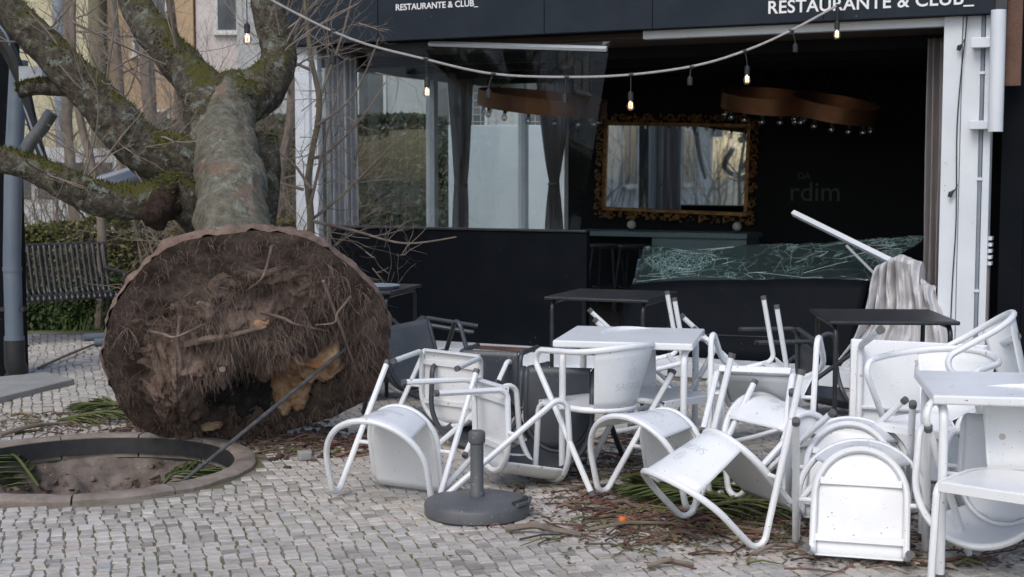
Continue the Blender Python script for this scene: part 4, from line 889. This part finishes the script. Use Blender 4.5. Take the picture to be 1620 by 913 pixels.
hedge('ivy_bush', 'low green ivy between the hedge and the pavilion corner', -3.3, -2.1, 13.9, 14.5, .55, 9000, 'ivy', (.025, .05))
hedge('ivy_bank', 'dark ivy growing under the park bench', -6.0, -3.3, 14.0, 14.5, .42, 9000, 'ivy', (.025, .05))
mb = MB()
for _ in range(16000):
    x, y = rnd.uniform(-4.5, 1.0), rnd.uniform(13.9, 21.5)
    if y < 13.6 + (x + 1.9) * 1.48 + .2 and x > -1.9: continue
    h = rnd.uniform(.05, .22); q = rnd.uniform(-.06, .06); mb.add([(x, y, -.006), (x + .012, y, -.006), (x + q, y + q, h)], [(0, 1, 2)])
o = mb.build('grass', M['blade'], smooth=False); tag(o, 'rough grass in the garden behind the pavilion', 'grass', kind='stuff')

def shrub_mesh(h, seed, stems, depth=4, spread=.55):
    mb = MB()
    for _ in range(stems): twig_tree(mb, Vector((rnd.gauss(0, .12), rnd.gauss(0, .12), 0)), Vector((rnd.gauss(0, .22), rnd.gauss(0, .22), 1)).normalized(), h * rnd.uniform(.35, .5), rnd.uniform(.006, .013), depth, spread)
    return mb
SM = [shrub_mesh(3.2, k, 7, 5, .6) for k in range(5)]; SMM = [q.mesh('stems', M['twig']) for q in SM]
spots = [(60, 15.9), (110, 16.4), (165, 15.8), (205, 16.6), (250, 15.6), (300, 13.2), (345, 14.0), (395, 13.2), (440, 14.6), (90, 18), (180, 18.5), (270, 18), (360, 17), (430, 18.5), (30, 17), (225, 19.5), (320, 16), (75, 20), (135, 20.5), (290, 20), (385, 15.8), (410, 12.4), (455, 16.5), (270, 14.6)]
wh = ['left of', 'behind']
for i, (px, d) in enumerate(spots):
    x = (px - 810) / F_PX * d; o = bpy.data.objects.new('bare_shrub', SMM[i % 5]); col.objects.link(o); o.location = (x, d, 0); o.rotation_euler = (0, 0, rnd.uniform(0, 6)); s_ = rnd.uniform(.85, 1.3); o.scale = (s_, s_, s_ * 1.1)
    tag(o, 'tangled leafless brown shrub in the thicket behind the fallen tree', 'shrub', 'leafless shrubs behind the fallen tree')
# garden trees behind
for i, (px, d, r_) in enumerate(((152, 14.1, .055), (195, 15.2, .07), (258, 19, .12), (118, 20, .10), (280, 24, .14), (238, 22, .13), (446, 20, .09))):
    x = (px - 810) / F_PX * d; t = empty('bare_tree', (x, d, 0), rnd.uniform(0, 6), ['slim leafless tree rising behind the park bench', 'slim leafless tree between the bench and the low limb', 'leafless tree with a mossy stem behind the upper left limb', 'leafless tree in front of the cream house', 'thick reddish-brown leafless trunk between the two upper limbs', 'pale leafless tree behind the left limb', 'leafless tree left of the pavilion corner'][i], 'tree', 'leafless trees in the garden')
    pts = spline([(0, 0, 0), (rnd.uniform(-.1, .1), rnd.uniform(-.1, .1), 1.2), (rnd.uniform(-.2, .2), rnd.uniform(-.2, .2), 2.6), (rnd.uniform(-.3, .3), rnd.uniform(-.3, .3), 5)], 5)
    MB().tube(pts, lerps([r_, r_ * .8, r_ * .65, r_ * .4], len(pts)), 9, jit=.06).build('trunk', M['twig'] if i != 4 else mk('red_trunk', (.16,.10,.08), (.10,.06,.05), 5, .95, bump=.6), t)
    mb = MB()
    for k in range(12): j = rnd.randint(5, len(pts) - 1); twig_tree(mb, pts[j], Vector((rnd.gauss(0, .8), rnd.gauss(0, .8), rnd.gauss(.5, .4))).normalized(), rnd.uniform(.7, 1.3), max(.008, r_ * .16), 3)
    o = mb.build('crown', M['twig'], t); o['kind'] = 'stuff'
# sapling before the pavilion corner, with fallen twigs crossing the window
sp_ = empty('sapling', at(485, 400, 11.2), 0, 'thin leafless sapling standing in front of the pavilion corner post', 'sapling'); sp_.location.z = 0; SPO = sp_.location.copy()
S_ = lambda x, y, d=11.2: at(x, y, d) - SPO
MB().tube(spline([(0, 0, 0), S_(492, 365), S_(488, 280), S_(505, 170), S_(492, 90), S_(478, -30)], 6), lerps([.032, .03, .026, .022, .018, .012], 31), 8, jit=.06).build('stem', M['twig_green'], sp_)
for pts in ([(490, 330), (508, 250), (530, 160), (545, 100)], [(492, 300), (465, 260), (430, 230), (420, 190)], [(497, 250), (520, 240), (570, 190), (610, 130)], [(490, 350), (540, 310), (600, 250), (625, 225)], [(480, 300), (440, 290), (430, 300)], [(500, 200), (560, 150), (600, 60)], [(500, 170), (540, 60), (560, -20)], [(490, 110), (450, 90), (430, 60)], [(495, 350), (560, 365), (640, 385), (722, 375)]):
    q = spline([S_(x, y, 11.2 + rnd.uniform(-.1, .1)) for (x, y) in pts], 5); MB().tube(q, lerps([.014, .009, .005], len(q)), 6).build('branch', M['twig'], sp_)
mb = MB()
for _ in range(46): twig_tree(mb, S_(rnd.gauss(510, 40), rnd.uniform(20, 370)), Vector((rnd.gauss(.1, .8), rnd.gauss(-.1, .4), rnd.gauss(.2, .6))).normalized(), rnd.uniform(.2, .5), .005, 2)
for _ in range(16): twig_tree(mb, S_(rnd.uniform(545, 640), rnd.uniform(370, 480), 10.6), Vector((rnd.gauss(.3, .7), rnd.gauss(-.2, .3), rnd.gauss(.0, .6))).normalized(), rnd.uniform(.15, .35), .004, 1)
o = mb.build('twigs', M['twig'], sp_); o['kind'] = 'stuff'

def house(label, m_, x0, x1, d, h, wins, name='house', trim=True, z0=0):
    t = empty(name, ((x0 + x1) / 2, d, 0), 0, label, 'building'); hx = (x1 - x0) / 2
    MB().box(-hx, hx, 0, 8, 0, h).build('wall', M[m_], t, smooth=False)
    MB().box(-hx - .15, hx + .15, -.15, 8.1, h, h + .2).build('roof', M['pale'], t, smooth=False)
    for (wx, wz, ww, wh_) in wins:
        f_ = MB(); 
        for bx in ((wx - ww/2 - .07, wx + ww/2 + .07, wz - .07, wz), (wx - ww/2 - .07, wx + ww/2 + .07, wz + wh_, wz + wh_ + .07), (wx - ww/2 - .07, wx - ww/2, wz, wz + wh_), (wx + ww/2, wx + ww/2 + .07, wz, wz + wh_), (wx - .025, wx + .025, wz, wz + wh_)): f_.box(bx[0], bx[1], -.05, -.003, bx[2], bx[3])
        w_ = f_.build('window', M['winframe'], t, smooth=False); MB().box(wx - ww/2, wx + ww/2, -.03, -.004, wz, wz + wh_).build('pane', M['winglass'], w_, smooth=False)
        MB().box(wx - ww/2 - .12, wx + ww/2 + .12, -.14, -.004, wz - .13, wz - .073).build('sill', M['winframe'], w_, smooth=False)
    return t
hs = house('cream house wall with a grey downpipe behind the thicket', 'cream', -20, -10.6, 36, 9, [(-3, 1.2, 1.1, 1.6), (-.5, 1.2, 1.1, 1.6), (-3, 4.6, 1.1, 1.6), (-.5, 4.6, 1.1, 1.6), (2.2, 4.6, 1.1, 1.6)])
MB().tube([(4.0, -.12, 0), (4.0, -.12, 9)], .16, 10).build('downpipe', M['conduit'], hs)
house('ochre house right of the cream one', 'orange', -10.4, -8.2, 37, 9, [(0, 1.4, .8, 1.7), (0, 4.6, .8, 1.7)])
house('pinkish apartment block behind the forked limbs', 'pink', -8.15, -1.2, 37.1, 12, [(-2.4, 2.2, 1.0, 1.5), (-.6, 2.2, 1.0, 1.5), (1.2, 2.2, 1.0, 1.5), (-2.4, 5.2, 1.0, 1.5), (-.6, 5.2, 1.0, 1.5), (1.2, 5.2, 1.0, 1.5)], 'apartment_block')
hp_ = house('pale grey building seen through the pavilion windows', 'pale', -6.5, 6, 34, 9, [(-3.4, 2.6, 1.2, 1.3), (-1, 2.6, 1.2, 1.3), (1.2, 2.6, 1.2, 1.3), (-3.4, 5.2, 1.2, 1.3), (-1, 5.2, 1.2, 1.3)], 'apartment_block')
for z in (2.1, 2.4): MB().tube([(-6, -.5, z), (6, -.5, z)], .03, 6).build('railing', M['mesh'], hp_)
cb = empty('site_cabin', (-.15, 20.2, 0), 0, 'white cabin with a wire mesh parapet seen through the side window', 'cabin')
bevel(MB().box(-.75, .85, 0, 2.2, 0, 2.22).build('wall', M['cabin'], cb, smooth=False), .01)
for k in range(15): MB().box(-.74 + k * .11, -.725 + k * .11, .0, .015, 2.22, 2.68).build('wire', M['mesh'], cb, smooth=False)
for k in range(5): MB().box(-.75, .85, -.012, -.001, 2.26 + k * .1, 2.272 + k * .1).build('wire', M['mesh'], cb, smooth=False)
vn = empty('parked_van', (-7.0, 22.5, 0), R(8), 'white van parked behind the thicket, glimpsed under the left limb', 'van')
pf = [(-2.3, .35), (2.3, .35), (2.45, .55), (2.4, 1.0), (1.7, 1.15), (1.0, 1.85), (-2.2, 1.9), (-2.35, 1.7)]
mb = MB(); mb.add([(x, -.9, z) for x, z in pf] + [(x, .9, z) for x, z in pf], [tuple(range(7, -1, -1))[::-1], tuple(range(15, 7, -1))] + [(i, (i + 1) % 8, 8 + (i + 1) % 8, 8 + i) for i in range(8)]); bevel(mb.build('body', M['vanwhite'], vn, smooth=False), .06, 3)
for (x0, x1) in ((-1.9, -.4), (-.3, .8)): MB().box(x0, x1, -.915, -.9, 1.15, 1.7).build('side_window', M['winglass'], vn, smooth=False)
for x in (-1.5, 1.5):
    w_ = MB().tube([(x, -.92, .34), (x, -.72, .34)], .34, 20).build('wheel', M['rubber'], vn); MB().tube([(x, -.935, .34), (x, -.90, .34)], .2, 16).build('rim', M['alu'], w_)

hl = house('grey house across the street, reflected in the mirror', 'pale', -9, 9, 0, 9, [(-6, 1.2, 1.2, 1.7), (-3, 1.2, 1.2, 1.7), (0, 1.2, 1.2, 1.7), (3, 1.2, 1.2, 1.7), (6, 1.2, 1.2, 1.7), (-6, 4.4, 1.2, 1.7), (-3, 4.4, 1.2, 1.7), (0, 4.4, 1.2, 1.7), (3, 4.4, 1.2, 1.7), (6, 4.4, 1.2, 1.7)])
hl.location = (-17, -1, 0); hl.rotation_euler = (0, 0, R(62))
for i, (x, y) in enumerate(((-9.5, 3.2), (-8.2, .6), (-11, 1.5), (-7.4, -2.4), (-9.3, -1.6), (-11.2, 5.2), (-8.6, 5.0))):
    o = bpy.data.objects.new('bare_shrub', SMM[i % 5]); col.objects.link(o); o.location = (x, y, 0); o.rotation_euler = (0, 0, i * 1.3); o.scale = (1.6, 1.6, 1.7)
    tag(o, 'leafless shrub across the square, showing only as a reflection', 'shrub', 'leafless shrubs across the square')
# earth spilled round the root plate
mb = MB()
for k in range(420):
    q = rnd.random(); px = rnd.uniform(170, 620) if q < .7 else rnd.gauss(330, 90); py = rnd.gauss(692, 12) if q < .7 else rnd.gauss(705, 14)
    p = gz(px, py)
    if (p - HC).length < HR + .03: continue
    blob(mb, (p.x, p.y, .004), (rnd.uniform(.006, .04), rnd.uniform(.006, .04), rnd.uniform(.006, .024)))
o = mb.build('spilled_earth', M['soil'], ang=80); tag(o, 'crumbs of dark earth spilled along the foot of the root plate', 'earth', kind='stuff')

# ------------------------------------------------------------------ palm fronds and storm litter
def frond(label, p, ang, L, lift=.06, curl=.2, n=40, g='palm_frond', wl=.20):
    t = empty(g, (p[0], p[1], p[2] if len(p) > 2 else 0), ang, label, 'palm frond', 'torn palm fronds')
    pts = spline([(0, 0, .012), (L * .35, .02, lift), (L * .7, -curl * .3, lift * .9), (L, -curl, .012)], 6); MB().tube(pts, lerps([.010, .007, .003], len(pts)), 6).build('rachis', M['frond'], t)
    mb = MB()
    for k in range(n):
        q = pts[1 + int(k / n * (len(pts) - 2))]; f_ = k / n; ll = wl * (.55 + .9 * math.sin(math.pi * (f_ * .8 + .15)))
        for s in (-1, 1):
            d = Vector((.75, s * rnd.uniform(.5, .9), rnd.uniform(-.1, .16))).normalized(); e = q + d * ll; e.z = max(e.z - .03, .008); m_ = q.lerp(e, .5) + Vector((0, 0, .012)); wv = Vector((-d.y, d.x, 0)) * .015
            mb.add([q, m_ - wv, e, m_ + wv], [(0, 1, 2, 3)])
    mb.build('leaflets', M['frond'], t, smooth=False); return t
for (px, py, a, L, lab, z) in ((1050, 790, .25, .75, 'green palm frond under the pitched-over white chair', 0), (1090, 815, .05, .7, 'palm frond in the litter before the pitched-over chair', 0), (1150, 770, .5, .6, 'palm frond behind the pitched-over white chair', 0), (985, 760, -.3, .5, 'palm frond right of the tipped white armchair', 0), (1560, 850, .1, .6, 'palm frond under the near right table', 0), (1500, 760, .3, .5, 'palm frond behind the near table leg', 0), (225, 655, 2.9, .45, 'palm frond beside the left foot of the root plate', 0), (90, 668, .05, .8, 'long palm stalk on the paving behind the tree pit', 0), (1230, 760, .9, .6, 'palm frond beside the tipped chair stack', 0), (1120, 760, -.2, .6, 'green palm frond on the ground left of the tipped chair stack', 0), (1180, 800, 2.8, .6, 'yellowing palm frond beneath the pitched-over chair seat', 0)):
    p = gz(px, py); frond(lab, (p.x, p.y, z), a, L)
p = gz(240, 765, -.1); frond('palm frond sunk in the tree pit near the grey rod', (p.x, p.y, -.20), .9, .45, .12, .1)
p = gz(60, 745, -.1); frond('drooping palm frond at the left of the tree pit', (p.x, p.y, -.20), 2.6, .40, .16, .1)
mb = MB()
def zone(): 
    q = rnd.random()
    if q < .52: px, py = rnd.gauss(1090, 130), rnd.gauss(812, 32)
    elif q < .70: px, py = rnd.uniform(860, 1120), rnd.uniform(690, 760)
    elif q < .80: px, py = rnd.uniform(1240, 1620), rnd.uniform(820, 900)
    elif q < .90: px, py = rnd.uniform(0, 330), rnd.uniform(655, 688)
    else: px, py = rnd.uniform(360, 560), rnd.uniform(690, 725)
    if py > 905: py = 800
    p = gz(px, max(py, 600)); return None if (p - HC).length < HR - .02 else p
for _ in range(900):
    p = zone()
    if p is None: continue
    a = rnd.uniform(0, 6.28) if rnd.random() < .35 else rnd.gauss(.1, .45); L = rnd.choice((.06, .12, .2, .3)) * rnd.uniform(.6, 1.2); h = rnd.uniform(.004, .03)
    d = Vector((math.cos(a), math.sin(a), 0)); e = Vector((-d.y, d.x, 0)) * rnd.uniform(-.12, .12) * L
    pts = [p + Vector((0, 0, .005)), p + d * L * .4 + e + Vector((0, 0, h)), p + d * L + Vector((0, 0, .005))]; mb.tube(pts, [.0045, .004, .002] if rnd.random() < .9 else [.009, .009, .006], 4, tone=rnd.random())
for _ in range(5200):
    p = zone()
    if p is None: continue
    s = rnd.uniform(.006, .022); a = rnd.uniform(0, 6.28); z = rnd.uniform(.004, .02); d = Vector((math.cos(a), math.sin(a), rnd.uniform(-.3, .3))) * s; e = Vector((-d.y, d.x, rnd.uniform(-.5, .5) * s)) * .5; c = p + Vector((0, 0, z)); mb.add([c - d, c + e, c + d, c - e], [(0, 1, 2, 3)], rnd.random())
o = mb.build('storm_litter', M['debris'], smooth=False); tag(o, 'reddish twigs, leaf scraps and bark strewn over the paving', 'litter', kind='stuff')
def stick(label, a_, b_, r_, m_='twig', up=.02):
    p, q = gz(*a_), gz(*b_); o = empty('broken_branch', p, 0, label, 'branch', 'broken branches on the paving'); d = q - p; pts = spline([(0, 0, r_), d * .3 + Vector((.02, .01, r_ + up)), d * .65 + Vector((-.01, .02, r_ + up * .5)), d + Vector((0, 0, r_))], 5); MB().tube(pts, lerps([r_, r_ * .9, r_ * .6], len(pts)), 7, jit=.15).build('branch', M[m_], o)
stick('dark broken branch lying right of the umbrella base', (800, 843), (920, 852), .017)
stick('short dark stick at the bottom centre of the paving', (1025, 900), (1098, 898), .011)
stick('yellow-green stalk lying left of the pitched-over chair', (930, 842), (1090, 832), .009, 'twig_green')
stick('long brown stick behind the tree pit', (0, 692), (110, 672), .014)
stick('thin curved stick on the paving left of the bench leg', (60, 585), (185, 535), .012)
stick('dark stick before the tipped chair stack', (1190, 880), (1262, 868), .010)
stick('reddish stalk in front of the tipped white armchair', (960, 800), (1030, 812), .010, 'root')
p = gz(985, 832); o = MB().lathe([(.001, 0)] + [(.022 * math.sin(t), .022 - .022 * math.cos(t)) for t in [.3 + k * .28 for k in range(10)]], 14).build('fallen_fruit', M['fruit']); o.location = (p.x, p.y, .002); tag(o, 'small orange fruit lying in the litter', 'fruit')
p = gz(482, 728); o = MB().box(-.035, .035, -.03, .03, 0, .05).build('loose_sett', M['slab'], smooth=False); bevel(o, .008); o.location = (p.x, p.y, .002); o.rotation_euler = (0, 0, .4); tag(o, 'single loose paving stone right of the tree pit', 'stone')
